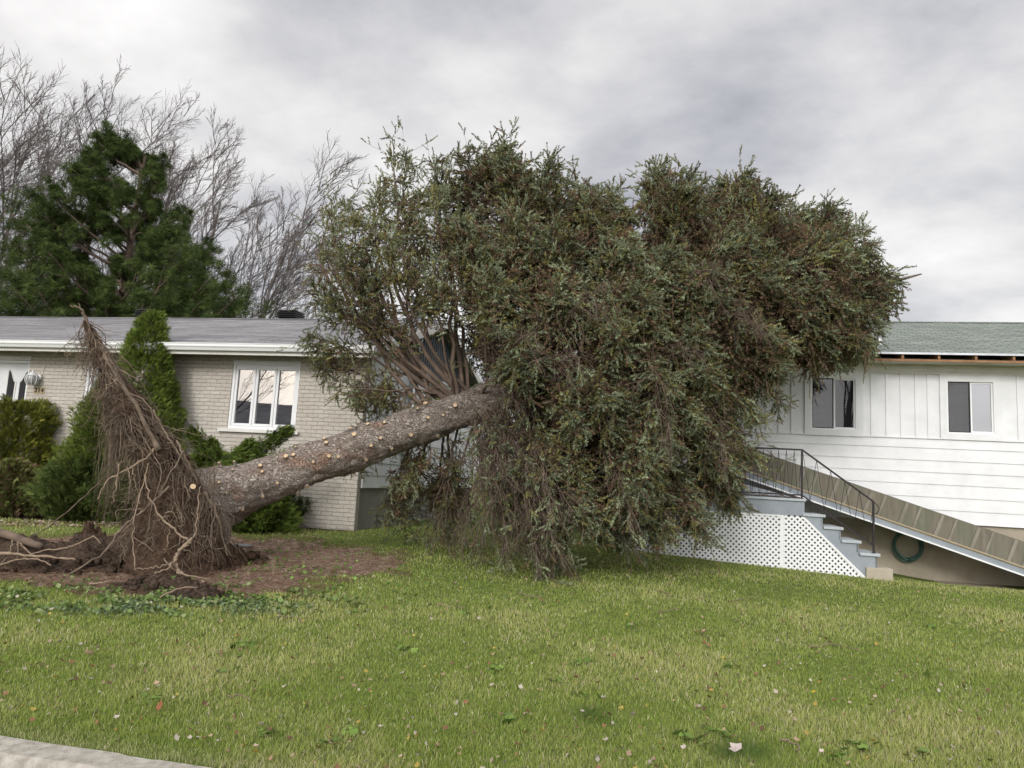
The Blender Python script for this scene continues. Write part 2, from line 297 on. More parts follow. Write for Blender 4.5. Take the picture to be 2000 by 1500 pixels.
def darksiding():
    m, t, b = newmat('dark slate blue vertical siding', .7, .3); n = tnoise(t, 2, 4, sc3=(1, 6, .5)); t.links.new(ramp(t, [(.3, (.09, .095, .11)), (.7, (.16, .17, .19))], n), b.inputs['Base Color']); return m
M['darksiding'] = darksiding()
def barkmat():
    m, t, b = newmat('scaly spruce bark', .9, .2); q = t.nodes.new('ShaderNodeTexCoord'); a = t.nodes.new('ShaderNodeAttribute'); a.attribute_name = 'Col'
    mp = t.nodes.new('ShaderNodeMapping'); mp.inputs['Scale'].default_value = (.55, 1, 1); mp.inputs['Rotation'].default_value = (0, .35, 0); t.links.new(q.outputs['Object'], mp.inputs[0])
    w = t.nodes.new('ShaderNodeVectorMath'); w.operation = 'ADD'; nz = t.nodes.new('ShaderNodeTexNoise'); nz.inputs['Scale'].default_value = 7; nz.inputs['Detail'].default_value = 3; t.links.new(mp.outputs[0], nz.inputs[0])
    ws = t.nodes.new('ShaderNodeVectorMath'); ws.operation = 'SCALE'; ws.inputs['Scale'].default_value = .24; t.links.new(nz.outputs['Color'], ws.inputs[0]); t.links.new(mp.outputs[0], w.inputs[0]); t.links.new(ws.outputs[0], w.inputs[1])
    vo = t.nodes.new('ShaderNodeTexVoronoi'); vo.feature = 'DISTANCE_TO_EDGE'; vo.inputs['Scale'].default_value = 36; t.links.new(w.outputs[0], vo.inputs[0])
    vc = t.nodes.new('ShaderNodeTexVoronoi'); vc.inputs['Scale'].default_value = 36; t.links.new(w.outputs[0], vc.inputs[0])
    plate = ramp(t, [(0, (.20, .165, .14)), (.5, (.29, .245, .21)), (1, (.42, .37, .325))], vc.outputs['Color']); big = tnoise(t, 2.6, 4, .6)
    c = mixc(t, ramp(t, [(.54, (0, 0, 0)), (.68, (1, 1, 1))], big), plate, (.27, .175, .13)); c = mixc(t, ramp(t, [(.0, (1, 1, 1)), (.06, (0, 0, 0))], vo.outputs[0]), c, (.12, .09, .075))
    c = mixc(t, 1.0, c, ramp(t, [(.3, (.8, .8, .8)), (.7, (1.15, 1.15, 1.15))], tnoise(t, 50, 4)), 'MULTIPLY'); t.links.new(c, b.inputs['Base Color'])
    hh = M_('ADD', M_('MULTIPLY', M_('MINIMUM', vo.outputs[0], .12, nt=t), 6, nt=t), M_('MULTIPLY', tnoise(t, 35, 5), .7, nt=t), nt=t); bump(t, b, hh, 1, .02); return m
M['bark'] = barkmat()
def groundmat():
    m, t, b = newmat('lawn soil', .95, .1); a = t.nodes.new('ShaderNodeAttribute'); a.attribute_name = 'Col'; s = t.nodes.new('ShaderNodeSeparateColor'); t.links.new(a.outputs[0], s.inputs[0])
    g = ramp(t, [(.3, (.07, .10, .022)), (.55, (.13, .165, .045)), (.75, (.24, .23, .10))], tnoise(t, 9, 6, .65)); d = ramp(t, [(.28, (.11, .07, .05)), (.48, (.27, .19, .145)), (.68, (.46, .36, .285))], tnoise(t, 13, 8, .72))
    dk = ramp(t, [(.3, (.018, .011, .008)), (.7, (.06, .035, .025))], tnoise(t, 13, 8, .7)); n = tnoise(t, 7, 6, .7)
    f = M_('MULTIPLY', M_('SUBTRACT', M_('ADD', s.outputs[0], M_('MULTIPLY', M_('SUBTRACT', n, .5, nt=t), .9, nt=t), nt=t), .42, nt=t), 6, clamp=True, nt=t)
    c = mixc(t, f, g, d); c = mixc(t, s.outputs[1], c, dk); t.links.new(c, b.inputs['Base Color']); bump(t, b, tnoise(t, 40, 5, .7), 1, .02); return m
M['ground'] = groundmat()
# ================================================================== SETTING
def poly_sd(px, py, poly):
    """signed distance, positive inside"""
    px = np.asarray(px, float); py = np.asarray(py, float); ins = np.zeros(px.shape, bool); dm = np.full(px.shape, 1e9); n = len(poly)
    for i in range(n):
        (x0, y0), (x1, y1) = poly[i], poly[(i+1) % n]; ex, ey = x1-x0, y1-y0
        t = np.clip(((px-x0)*ex+(py-y0)*ey)/(ex*ex+ey*ey), 0, 1); dm = np.minimum(dm, np.hypot(px-x0-t*ex, py-y0-t*ey))
        c = ((y0 > py) != (y1 > py)) & (px < (x1-x0)*(py-y0)/(y1-y0+1e-12)+x0); ins ^= c
    return np.where(ins, dm, -dm)
DIRT = [tuple(gp(*q)[:2]) for q in ((-260, 1050), (60, 1052), (200, 1040), (430, 1050), (600, 1052), (720, 1072), (800, 1096), (770, 1120), (640, 1140), (560, 1165), (440, 1182), (250, 1172), (100, 1150), (-60, 1140), (-300, 1150))]
vfn = np.vectorize(lambda a, b: .34*fn(a, b, 1.7, 3)+.24*fn(a, b, 4.6, 7))
def dirt(x, y):
    sd = poly_sd(x, y, DIRT); near = np.abs(sd) < 1.2; n = np.zeros(np.shape(sd)); n[near] = vfn(np.asarray(x)[near], np.asarray(y)[near]) if near.any() else 0; return sm((sd+n*1.5+.22)/.75)
def locL(x, y): dx, dy = x-CL[0], y-CL[1]; return dx*D[0]+dy*D[1], dx*NN[0]+dy*NN[1]
def locR(x, y): dx, dy = x-CR[0], y-CR[1]; return dx*D[0]+dy*D[1], dx*NN[0]+dy*NN[1]
def bed(x, y):
    a, b = locL(x, y); return sm((b+.22+.27*np.maximum(-a, 0)+.08*np.sin(a*2.1))/.15)*sm((.05-a)/.2)*sm((3-b))
fx = np.concatenate([[-300, -150, -80, -50, -35, -25, -18, -14], np.arange(-12, 12.01, .09), [14, 18, 25, 35, 50, 80, 150, 300]])
ft = np.concatenate([[3.46, 3.55], np.arange(3.7, 15.6, .09), [17, 19, 22, 26, 32, 40, 55, 80, 120, 200, 400]])
S_, T_ = np.meshgrid(fx, ft, indexing='ij'); GX = S_*D[0]+T_*NN[0]; GY = S_*D[1]+T_*NN[1]; GZ = h(GX, GY); GM = dirt(GX, GY)
GZ = GZ+GM*np.vectorize(lambda a, b: .035*fn(a, b, 3.1)+.02*fn(a, b, 8.))(GX, GY)
gx, gy = GX.shape; ii, jj = np.meshgrid(np.arange(gx-1), np.arange(gy-1), indexing='ij')
q = np.stack([ii*gy+jj, (ii+1)*gy+jj, (ii+1)*gy+jj+1, ii*gy+jj+1], -1).reshape(-1, 4)
cc = np.stack([GM.ravel(), bed(GX, GY).ravel(), np.zeros(GX.size)], 1)
npmesh('ground', np.stack([GX, GY, GZ], -1).reshape(-1, 3), q, M['ground'], cols=cc, smooth=True, kind='structure')
def st(s, t, z=0): p = D*s+NN*t; return (p[0], p[1], z)
MB().add([st(-300, -300, -.004), st(300, -300, -.004), st(300, 3.29, -.004), st(-300, 3.29, -.004)], [(0, 1, 2, 3)]).build('road', M['asphalt'], kind='structure')
kb = MB(); ks = np.concatenate([[-300, -60, -20], np.arange(-10, 6, .12), [20, 60, 300]]); prev = None
for i, s in enumerate(ks):
    e = .012*fn(s, 3, 2.5) if -11 < s < 7 else 0; e2 = .02*fn(s, 9, 5) if -11 < s < 7 else 0; gapz = -.012 if abs((s+2.6) % 3.0) < .10 and -11 < s < 7 else 0
    pr = [st(s, 3.22+e2*.5, -.05), st(s, 3.245+e, .03), st(s, 3.265+e2, .085+e), st(s, 3.295+e, .122+gapz), st(s, 3.455+e*.6, .128+gapz), st(s, 3.47+e*.6, .10)]
    kb.v += [tuple(p) for p in pr]
    if i: b = (i-1)*6; kb.f += [(b+k, b+6+k, b+7+k, b+1+k) for k in range(5)]; kb.m += [0]*5
kb.build('kerb', M['kerb'], kind='structure')
# ================================================================== WALL TOOLS
def wall_holes(mb, x0, x1, z0, z1, holes, y=0, th=.18, mi=0):
    xs = sorted({x0, x1, *[v for H in holes for v in H[:2]]}); zs = sorted({z0, z1, *[v for H in holes for v in H[2:]]})
    for a, b in zip(xs, xs[1:]):
        for c, d in zip(zs, zs[1:]):
            cx, cz = (a+b)/2, (c+d)/2
            if any(H[0] < cx < H[1] and H[2] < cz < H[3] for H in holes): continue
            mb.add([(a, y, c), (b, y, c), (b, y, d), (a, y, d)], [(0, 1, 2, 3)], mi)
    for H in holes:
        a, b, c, d = H
        mb.add([(a, y, c), (b, y, c), (b, y, d), (a, y, d), (a, y+th, c), (b, y+th, c), (b, y+th, d), (a, y+th, d)], [(0, 4, 5, 1), (1, 5, 6, 2), (2, 6, 7, 3), (3, 7, 4, 0)], mi)
def frame(mb, x0, x1, z0, z1, w, y0, y1, mi=0):
    mb.box(x0, x1, y0, y1, z1-w, z1, mi); mb.box(x0, x1, y0, y1, z0, z0+w, mi); mb.box(x0, x0+w, y0, y1, z0+w, z1-w, mi); mb.box(x1-w, x1, y0, y1, z0+w, z1-w, mi)
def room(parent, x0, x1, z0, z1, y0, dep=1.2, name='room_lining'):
    MB().add([(x0, y0, z0), (x1, y0, z0), (x1, y0, z1), (x0, y0, z1), (x0, y0+dep, z0), (x1, y0+dep, z0), (x1, y0+dep, z1), (x0, y0+dep, z1)], [(4, 5, 6, 7), (0, 1, 5, 4), (1, 2, 6, 5), (2, 3, 7, 6), (3, 0, 4, 7)]).build(name, M['shadedark'], parent)
RZ = -ANG
# ================================================================== BRICK HOUSE
HL = thing('brick_house', 'pale grey painted brick bungalow with grey shingle roof, behind the upturned roots', 'house', CL, RZ)
X0 = -13.5; GB = .2; ZT = 3.70
win = (-2.70, -1.31, 2.27, 3.54); nwin = (-5.92, -5.38, 2.15, 3.50); door = (-8.21, -7.28, 1.42, 3.47)
w = MB(); wall_holes(w, X0, 0, GB, ZT, [win, nwin, door], 0, .16)
w.add([(0, 0, GB), (0, .14, GB), (0, .14, ZT), (0, 0, ZT)], [(0, 1, 2, 3)])
w.add([(X0, 9, GB), (X0, 0, GB), (X0, 0, ZT), (X0, 9, ZT)], [(0, 1, 2, 3)]); wl = w.build('wall', M['brick'], HL, label='pale rock faced brick front wall')
# side wall: foundation, lap siding, dark gable
MB().box(-.30, -.03, .15, 7.8, -.1, 1.31).build('foundation', M['foundgrey'], HL)
sd = MB(); z = 1.31; k = 0
while z < ZT+.1:
    z2 = min(z+.235, ZT+.12); sd.add([(.028, .14, z), (.028, 7.8, z), (.006, 7.8, z2), (.006, .14, z2), (-.02, .14, z), (-.02, 7.8, z)], [(0, 1, 2, 3), (4, 5, 1, 0)]); z = z2
sd.box(-.02, .034, .14, .20, 1.31, ZT+.12); sd.build('side_siding', M['white'], HL, label='white lap siding on the side wall')
g = MB(); RZ0, RD, RT = 5.17, 3.9, 5.23
g.add([(-.03, .1, ZT+.12), (-.03, 7.7, ZT+.12), (-.03, RD, RZ0)], [(0, 1, 2)])
for i in range(1, 60):
    y = .1+i*.15; zt = ZT+.12+(RZ0-ZT-.12)*(1-abs(y-RD)/RD)-.05
    if zt > ZT+.2 and y < 7.7: g.box(-.03, -.005, y-.02, y+.02, ZT+.13, zt)
g.build('gable', M['darksiding'], HL, label='dark vertical siding in the gable')
MB().box(-.03, .05, .12, 7.8, ZT+.10, ZT+.15).build('gable_ledge', M['white'], HL)
# roof
OV = .52; EZ = 3.78; slope = (RT-EZ)/(RD+OV)
rf = MB(); xr = .30
rf.add([(X0-.4, -OV, EZ), (xr, -OV, EZ), (xr, RD, RT), (X0-.4, RD, RT), (X0-.4, 7.8+OV, EZ), (xr, 7.8+OV, EZ), (X0-.4, -OV, EZ-.05), (xr, -OV, EZ-.05), (xr, RD, RT-.05), (X0-.4, RD, RT-.05), (xr, 7.8+OV, EZ-.05)],
       [(0, 1, 2, 3), (3, 2, 5, 4), (0, 6, 7, 1), (1, 7, 8, 2), (2, 8, 10, 5)])
roofL = rf.build('roof', M['roofgrey'], HL)
rc = MB()
for i in range(60): x = X0-.4+i*.235; rc.prism([(RD-.15, RT-.15*slope+.012), (RD, RT+.015), (RD+.15, RT-.15*slope+.012), (RD, RT+.002)], x, x+.228+.004*(i % 3))
rc.build('ridge_cap', M['roofgrey'], HL)
MB().add([(X0-.4, -OV+.03, 3.60), (xr, -OV+.03, 3.60), (xr, .02, 3.66), (X0-.4, .02, 3.66)], [(0, 3, 2, 1)]).build('soffit', M['soffit'], HL)
MB().prism([(-OV+.03, 3.58), (-OV+.03, 3.77), (-OV+.0, 3.77), (-OV+.0, 3.58)], X0-.4, xr).prism([(xr, xr), (xr+.03, xr), (xr+.03, xr+.01), (xr, xr+.01)], 0, .01, 'z').build('fascia', M['offwhite'], HL)
gt = MB().prism([(-OV-.003, 3.645), (-OV-.075, 3.645), (-OV-.095, 3.69), (-OV-.115, 3.715), (-OV-.115, 3.755), (-OV-.125, 3.76), (-OV-.125, 3.772), (-OV-.105, 3.772), (-OV-.105, 3.73), (-OV-.06, 3.66), (-OV-.003, 3.66)], X0-.4, xr-.02)
gt.build('gutter', M['gutter'], HL)
ra = MB()      # rake boards on the gable end
for y0, z0, y1, z1 in ((-OV, EZ, RD, RT), (RD, RT, 7.8+OV, EZ)): ra.add([(xr+.003, y0, z0-.17), (xr+.003, y1, z1-.17), (xr+.003, y1, z1-.01), (xr+.003, y0, z0-.01), (xr+.03, y0, z0-.17), (xr+.03, y1, z1-.17), (xr+.03, y1, z1-.01), (xr+.03, y0, z0-.01)], [(4, 5, 6, 7), (3, 7, 6, 2), (0, 1, 5, 4), (0, 4, 7, 3)])
for y0, z0, y1, z1 in ((-OV, EZ, RD, RT),): ra.add([(0, y0, z0-.16), (xr, y0, z0-.16), (xr, y1, z1-.16), (0, y1, z1-.16)], [(0, 1, 2, 3)])
ra.build('rake_board', M['offwhite'], HL)
# big window
fr = MB(); frame(fr, *win[:2], *win[2:], .055, .015, .10); fr.box(win[0]-.0, win[1], -.012, .018, win[3]-.015, win[3]+.02)
wn = fr.build('window', M['vinyl'], HL, bevel=.004, label='three pane white casement window')
a, b = win[0]+.055, win[1]-.055; mid = (b-a)/3
for i in range(3):
    p = MB(); frame(p, a+i*mid+.004, a+(i+1)*mid-.004, win[2]+.058, win[3]-.10+.0, .05, .025, .08); p.build('sash', M['vinyl'], wn, bevel=.004)
    gl = MB(); gl.add([(a+i*mid+.05, .055, win[2]+.1), (a+(i+1)*mid-.05, .055, win[2]+.1), (a+(i+1)*mid-.05, .055, win[3]-.14), (a+i*mid+.05, .055, win[3]-.14)], [(0, 1, 2, 3)]); gl.build('pane', M['glass'], wn)
MB().box(a, b, .03, .09, win[3]-.10, win[3]-.057).build('head_rail', M['vinyl'], wn)
MB().box(win[0]-.16, win[1]+.09, -.06, .15, win[2]-.065, win[2]-.005).build('sill', M['offwhite'], wn, bevel=.006)
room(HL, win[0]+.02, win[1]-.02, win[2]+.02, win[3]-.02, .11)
# narrow window behind the roots
fr = MB(); frame(fr, *nwin[:2], *nwin[2:], .06, .01, .10); n2_ = fr.build('window', M['vinyl'], HL, bevel=.004, label='narrow white window half hidden by the roots')
p = MB(); frame(p, nwin[0]+.065, nwin[1]-.065, nwin[2]+.065, nwin[3]-.065, .05, .03, .08); p.build('sash', M['vinyl'], n2_, bevel=.003)
MB().add([(nwin[0]+.1, .055, nwin[2]+.1), (nwin[1]-.1, .055, nwin[2]+.1), (nwin[1]-.1, .055, nwin[3]-.1), (nwin[0]+.1, .055, nwin[3]-.1)], [(0, 1, 2, 3)]).build('pane', M['glass'], n2_)
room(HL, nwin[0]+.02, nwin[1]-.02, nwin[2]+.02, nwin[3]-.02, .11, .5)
# front door
MB().box(door[0]-.14, door[1]+.02, -.02, .03, door[3]+.0, door[3]+.085).build('lintel', M['offwhite'], HL, bevel=.004)
dm = MB(); frame(dm, door[0], door[1], door[2], door[3], .05, .02, .12)
dd = dm.build('front_door', M['vinyl'], HL, bevel=.004, label='white front door with two curved glass lights')
MB().box(door[0]+.05, door[1]-.05, .09, .13, door[2]+.05, door[3]-.05).build('door_leaf', M['white'], dd)
for c, sg in ((-7.62-.13, 1), (-7.62+.17, -1)):
    # light with a swooping top: taller on its outer side
    def lightprof(gx, gz, k=12):
        lo = [( -.085-gx, 1.62-gz), (.085+gx, 1.62-gz)]; up = []
        for i in range(k+1):
            u = i/k; up.append((.085+gx-(u*(.17+2*gx)), 3.03+.24*sm(np.float64(u))+gz))
        return [(sg*x+c, z) for x, z in lo+up]
    pr = lightprof(.03, .02); MB().prism(pr, .075, .09, 'y').build('light_moulding', M['offwhite'], dd, bevel=.004)
    pr = lightprof(0, 0); MB().prism(pr, .071, .076, 'y').build('light_glass', M['glassdark'] if 'glassdark' in M else M['blackmetal'], dd)
MB().tube([(-7.36, .09, 2.40), (-7.36, .03, 2.40)], .014, 10).tube([(-7.36, .035, 2.40), (-7.46, .035, 2.40)], .011, 10).build('handle', M['galv'], dd, smooth=True)
# wall lantern and number plate
LT = thing('wall_lantern', 'white globe wall lantern beside the white front door', 'lamp', (0, 0, 0)); LT.parent = HL; del LT['category']; del LT['label']
lx, lz = -7.035, 3.07
MB().lathe([(.0, .07), (.055, .07), (.06, .06), (.06, .0), (.0, .0)], (0, 0, 0)).build('back_plate', M['vinyl'], LT, True, loc=(lx+.06, -.0, lz+.06)).rotation_euler = (math.pi/2, 0, 0)
MB().tube([(lx+.06, -.05, lz+.06), (lx+.03, -.10, lz+.11), (lx, -.14, lz+.115)], .011, 8).build('arm', M['vinyl'], LT, True)
MB().lathe([(.0, .19), (.012, .185), (.016, .165), (.01, .15), (.03, .145), (.045, .125), (.075, .10), (.095, .085), (.095, .075)], (lx, -.15, lz)).build('lantern_cap', M['vinyl'], LT, True)
m_, t_, b_ = newmat('lantern glass', .15, .5); b_.inputs['Base Color'].default_value = (.36, .37, .36, 1); b_.inputs['Alpha'].default_value = .85
MB().lathe([(.085, .08), (.105, .04), (.108, 0), (.098, -.05), (.072, -.095), (.0, -.10)], (lx, -.15, lz)).build('globe', m_, LT, True)
rb = MB()
for k in range(8):
    a_ = k*math.pi/4; rb.tube([(lx+r*math.cos(a_), -.15+r*math.sin(a_), lz+z_) for r, z_ in ((.092, .085), (.114, .04), (.117, 0), (.107, -.05), (.08, -.10), (.03, -.115))], .007, 6)
rb.build('cage', M['vinyl'], LT, True)
NP = MB().box(-7.085, -6.835, -.014, -.001, 2.795, 2.935).build('number_plate', M['brass'], HL, bevel=.003)
def text(body, size, loc, mat, parent, name, bold=.012):
    cu = bpy.data.curves.new(name, 'FONT'); cu.body = body; cu.size = size; cu.extrude = .004; cu.offset = bold*size; cu.align_x = 'CENTER'; cu.align_y = 'CENTER'
    o = bpy.data.objects.new(name, cu); col.objects.link(o); dg = bpy.context.evaluated_depsgraph_get(); me = bpy.data.meshes.new_from_object(o.evaluated_get(dg)); bpy.data.objects.remove(o)
    o = bpy.data.objects.new(name, me); me.materials.clear(); me.materials.append(mat); col.objects.link(o); o.parent = parent; o.location = loc; o.rotation_euler = (math.pi/2, 0, 0); return o
for i, ch in enumerate('214'): text(ch, .125, (-7.035+i*.074, -.019, 2.866), M['brassdark'], NP, 'numeral', .03)
# roof vents, flue, downpipes
def vent(px, n_, z_):
    d = ray(px, 612); C = CL+NN*n_; P = CAM+d*(((C-CAM)@NN)/(d@NN)); xx = float((P-CL)@D)
    v = MB().box(xx-.20, xx+.20, n_-.2, n_+.2, z_-.35, z_+.02)
    for i in range(4): zz_ = z_+.02+i*.055; s_ = .29-.012*i; v.prism([(n_-s_, zz_), (n_-s_+.03, zz_+.028), (n_+s_-.03, zz_+.028), (n_+s_, zz_)], xx-s_, xx+s_)
    v.box(xx-.2, xx+.2, n_-.2, n_+.2, z_+.02, z_+.2)
    return v.build('roof_vent', M['blackmetal'], HL)
vent(293, 4.6, 5.37); vent(568, 4.6, 5.37)
fx_, fn_ = .05, 3.3
d = ray(815, 600); P = CAM+d*(((CL+NN*5.2-CAM)@NN)/(d@NN)); fx_ = float((P-CL)@D); fn_ = 5.2
MB().lathe([(.155, -.9), (.155, .22), (.17, .22), (.17, .25), (.12, .27), (.12, .36), (.2, .36), (.2, .39), (.1, .44), (.19, .47), (.19, .50), (.0, .56)], (fx_, fn_, 5.62)).build('flue', M['galv'], HL, True)
dp = MB().tube([(.10, 2.25, .6), (.10, 2.25, 3.66)], .045, 8).tube([(.09, 2.42, .8), (.09, 2.42, 4.2), (.15, 2.42, 4.5)], .03, 8).tube([(.08, 2.10, 1.2), (.08, 2.10, 3.8), (.08, 1.9, 3.88), (-.02, 1.75, 3.9)], .018, 8)
dp.build('downpipe', M['galv'], HL, True)
MB().box(.03, .16, 2.02, 2.32, 2.0, 2.5).lathe([(.0, .06), (.09, .05), (.09, 0)], (.2, 2.17, 2.4)).build('meter_box', M['galv'], HL, bevel=.004)
# ================================================================== WHITE HOUSE
HR = thing('siding_house', 'white sided bungalow with faded green shingle roof, right of the fallen tree', 'house', CR, RZ)
XA, XB = -6.3, 6.5
w1 = (-2.26, -1.45, 2.86, 3.86); w2 = (.085, .88, 2.87, 3.85); dr = (-4.70, -3.80, 1.62, 3.72)
zt = 4.25; J = 2.765
w = MB(); wall_holes(w, XA, XB, J, zt, [w1, w2, (dr[0], dr[1], J, dr[3])], 0, .14)
for x0, x1 in ((XA, dr[0]), (dr[1], XB)):
    z = 1.24; zz2 = [1.24, 1.475, 1.70, 1.93, 2.145, 2.36, 2.585, J]
    for a_, b_2 in zip(zz2, zz2[1:]): w.add([(x0, -.016, a_), (x1, -.016, a_), (x1, -.001, b_2), (x0, -.001, b_2), (x0, .02, a_), (x1, .02, a_)], [(0, 1, 2, 3), (4, 5, 1, 0)])
w.add([(dr[0], .0, 1.5), (dr[0], .14, 1.5), (dr[0], .14, J), (dr[0], 0, J)], [(0, 1, 2, 3)]); w.add([(dr[1], .0, 1.5), (dr[1], .14, 1.5), (dr[1], .14, J), (dr[1], 0, J)], [(0, 1, 2, 3)])
w.add([(XA, 9, .9), (XA, 0, .9), (XA, 0, zt), (XA, 9, zt)], [(0, 1, 2, 3)])
w.build('wall', M['white'], HR, label='white lap siding below and board and batten above')
MB().box(XA, dr[0], -.03, .0, J-.012, J+.012).box(dr[1], XB, -.03, .0, J-.012, J+.012).build('belt_moulding', M['white'], HR)
bt = MB(); x = XA+.1
bats = [-3.62, -3.30, -3.06, -2.83, -2.60, -1.19, -.93, -.68, -.43, -.22, 1.26, 1.50, 1.74, 1.98, 2.2]+[2.2+.245*i for i in range(1, 17)]+[-5.0-.245*i for i in range(5)]
for x in bats: bt.box(x-.018, x+.018, -.02, -.001, J+.014, 3.955)
bt.build('batten', M['white'], HR, kind='stuff')
MB().box(XA, XB, -.028, -.001, 3.958, zt).build('frieze_board', M['offwhite'], HR)
MB().box(XA+.02, XB, .05, 9, -.2, 1.243).build('foundation', M['found'], HR)
# eave with missing fascia: rafter ends in a dark gap
EO = .52; E2 = 4.262; RZ2 = 5.84; RD2 = 4.0; sl2 = (RZ2-E2)/(RD2+EO)
r = MB(); xa, xb = XA-.35, XB+.3
r.add([(xa, -EO, E2), (xb, -EO, E2), (xb, RD2, RZ2), (xa, RD2, RZ2), (xa, 8+EO, E2), (xb, 8+EO, E2), (xa, -EO, E2-.022), (xb, -EO, E2-.022), (xb, 0, E2+.16), (xa, 0, E2+.16)], [(0, 1, 2, 3), (3, 2, 5, 4), (0, 6, 7, 1), (6, 9, 8, 7)])
roofR = r.build('roof', M['roofgreen'], HR)
MB().prism([(-EO-.012, E2-.03), (-EO+.01, E2-.03), (-EO+.01, E2+.006), (-EO-.012, E2+.006)], xa, xb).build('drip_edge', M['galv'], HR)
rc = MB()
for i in range(56): x = xa+i*.24; rc.prism([(RD2-.15, RZ2-.15*sl2+.012), (RD2, RZ2+.02), (RD2+.15, RZ2-.15*sl2+.012), (RD2, RZ2+.002)], x, x+.232)
rc.build('ridge_cap', M['roofgreen'], HR)
x = -6.2; k = 0
while x < XB and k < 24:
    MB().add([(x, -EO+.02, E2-.11), (x+.04, -EO+.02, E2-.11), (x+.04, 0, E2-.11), (x, 0, E2-.11), (x, -EO+.02, E2-.025), (x+.04, -EO+.02, E2-.025), (x+.04, 0, E2+.13), (x, 0, E2+.13)], [(0, 1, 5, 4), (1, 2, 6, 5), (3, 0, 4, 7), (0, 3, 2, 1), (2, 3, 7, 6)]).build('rafter_end', M['rafter'], HR); x += .60; k += 1
MB().box(xa, xb, -EO+.035, -.03, E2-.135, E2-.112).build('soffit', M['soffit'], HR)
MB().box(xa, xb, -EO+.006, -EO+.034, E2-.155, E2-.118).build('nailer', M['rafter'], HR, label='bare orange brown nailer under the eave')
MB().box(xa, xb, -.05, -.029, 4.00, E2-.136).build('crown_moulding', M['offwhite'], HR)
MB().add([(XA, -.02, E2-.11), (XB, -.02, E2-.11), (XB, -.02, E2+.15), (XA, -.02, E2+.15)], [(0, 1, 2, 3)]).build('attic_shade_sheet', M['shadedark'], HR)  # dark sheet standing in for the unlit attic behind the rafters
def slider(W, nm, left_gl, right_gl, blind):
    tr = MB(); x0, x1, z0, z1 = W; frame(tr, x0-.115, x1+.115, z0-.115, z1+.115, .115, -.035, -.002)
    wn = tr.build('window', M['white'], HR, bevel=.003, label=nm)
    f = MB(); frame(f, x0, x1, z0, z1, .022, -.03, .06); f.build('frame', M['vinyl'], wn)
    xm = x0+(x1-x0)*.50
    s = MB(); frame(s, x0+.022, xm+.0, z0+.022, z1-.022, .018, -.005, .02); s.build('sash', M['blackmetal'], wn)
    s = MB(); frame(s, xm, x1-.022, z0+.022, z1-.022, .03, .004, .03); s.build('sash', M['vinyl'], wn)
    for xa_, xb_, g_, yy in ((x0+.03, xm-.01, left_gl, .008), (xm+.02, x1-.045, right_gl, .018)): MB().add([(xa_, yy, z0+.035), (xb_, yy, z0+.035), (xb_, yy, z1-.035), (xa_, yy, z1-.035)], [(0, 1, 2, 3)]).build('pane', g_, wn)
    bl = MB(); z = z0+.05
    while z < z1-.03: bl.add([(x0+.03, .07, z), (x1-.03, .07, z), (x1-.03, .085, z+.016), (x0+.03, .085, z+.016)], [(0, 1, 2, 3)]); z += .022
    m, t, b = newmat('dull blind slats', .6, .3); b.inputs['Base Color'].default_value = (*blind, 1); bl.build('blind', m, wn)
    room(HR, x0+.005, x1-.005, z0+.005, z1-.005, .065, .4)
slider(w1, 'sliding window nearer the fallen tree, dark blinds', M['glassdim'], M['glassdim'], (.055, .055, .055)); slider(w2, 'right hand sliding window reflecting the sky', M['glassdim'], M['glasssoft'], (.08, .078, .075))
# door of the porch, in a dark recess
f = MB(); frame(f, dr[0]+.0, dr[1]+.0, 1.50, dr[3], .05, .01, .135); dR = f.build('side_door', M['white'], HR, bevel=.004, label='pale grey storm door half hidden by branches')
MB().box(dr[0]+.05, dr[1]-.05, .10, .135, 1.55, dr[3]-.05).build('door_leaf', M['offwhite'], dR)
pn = MB()
for x0_, x1_ in ((dr[0]+.12, dr[0]+.42), (dr[0]+.48, dr[0]+.78)):
    for z0_, z1_ in ((1.7, 2.4), (2.5, 3.1)): frame(pn, x0_, x1_, z0_, z1_, .02, .085, .101)
pn.build('door_panel', M['white'], dR)
arc = [(dr[0]+.45+.27*math.cos(t), 3.22+.27*math.sin(t)) for t in np.linspace(0, math.pi, 14)]
MB().prism(arc, .088, .099, 'y').build('fanlight', M['blackmetal'], dR)
# chimney pipe on the roof
P = CAM+ray(1717, 665)*1; 
def onslope(px, py):
    d = ray(px, py); lo, hi = 5, 40
    for _ in range(50):
        m = (lo+hi)/2; Q = CAM+d*m; a_, b_3 = locR(Q[0], Q[1])
        if Q[2] > E2+(b_3+EO)*sl2 or b_3 < -EO: lo = m
        else: hi = m
    Q = CAM+d*lo; return locR(Q[0], Q[1])+(Q[2],)
a_, b_3, c_ = onslope(1717, 673)
MB().lathe([(.16, -.06), (.10, -.0), (.085, .02), (.085, .19), (.09, .195), (.078, .20), (.06, .18), (.0, .17)], (a_, b_3, c_)).build('vent_pipe', M['galv'], HR, True)
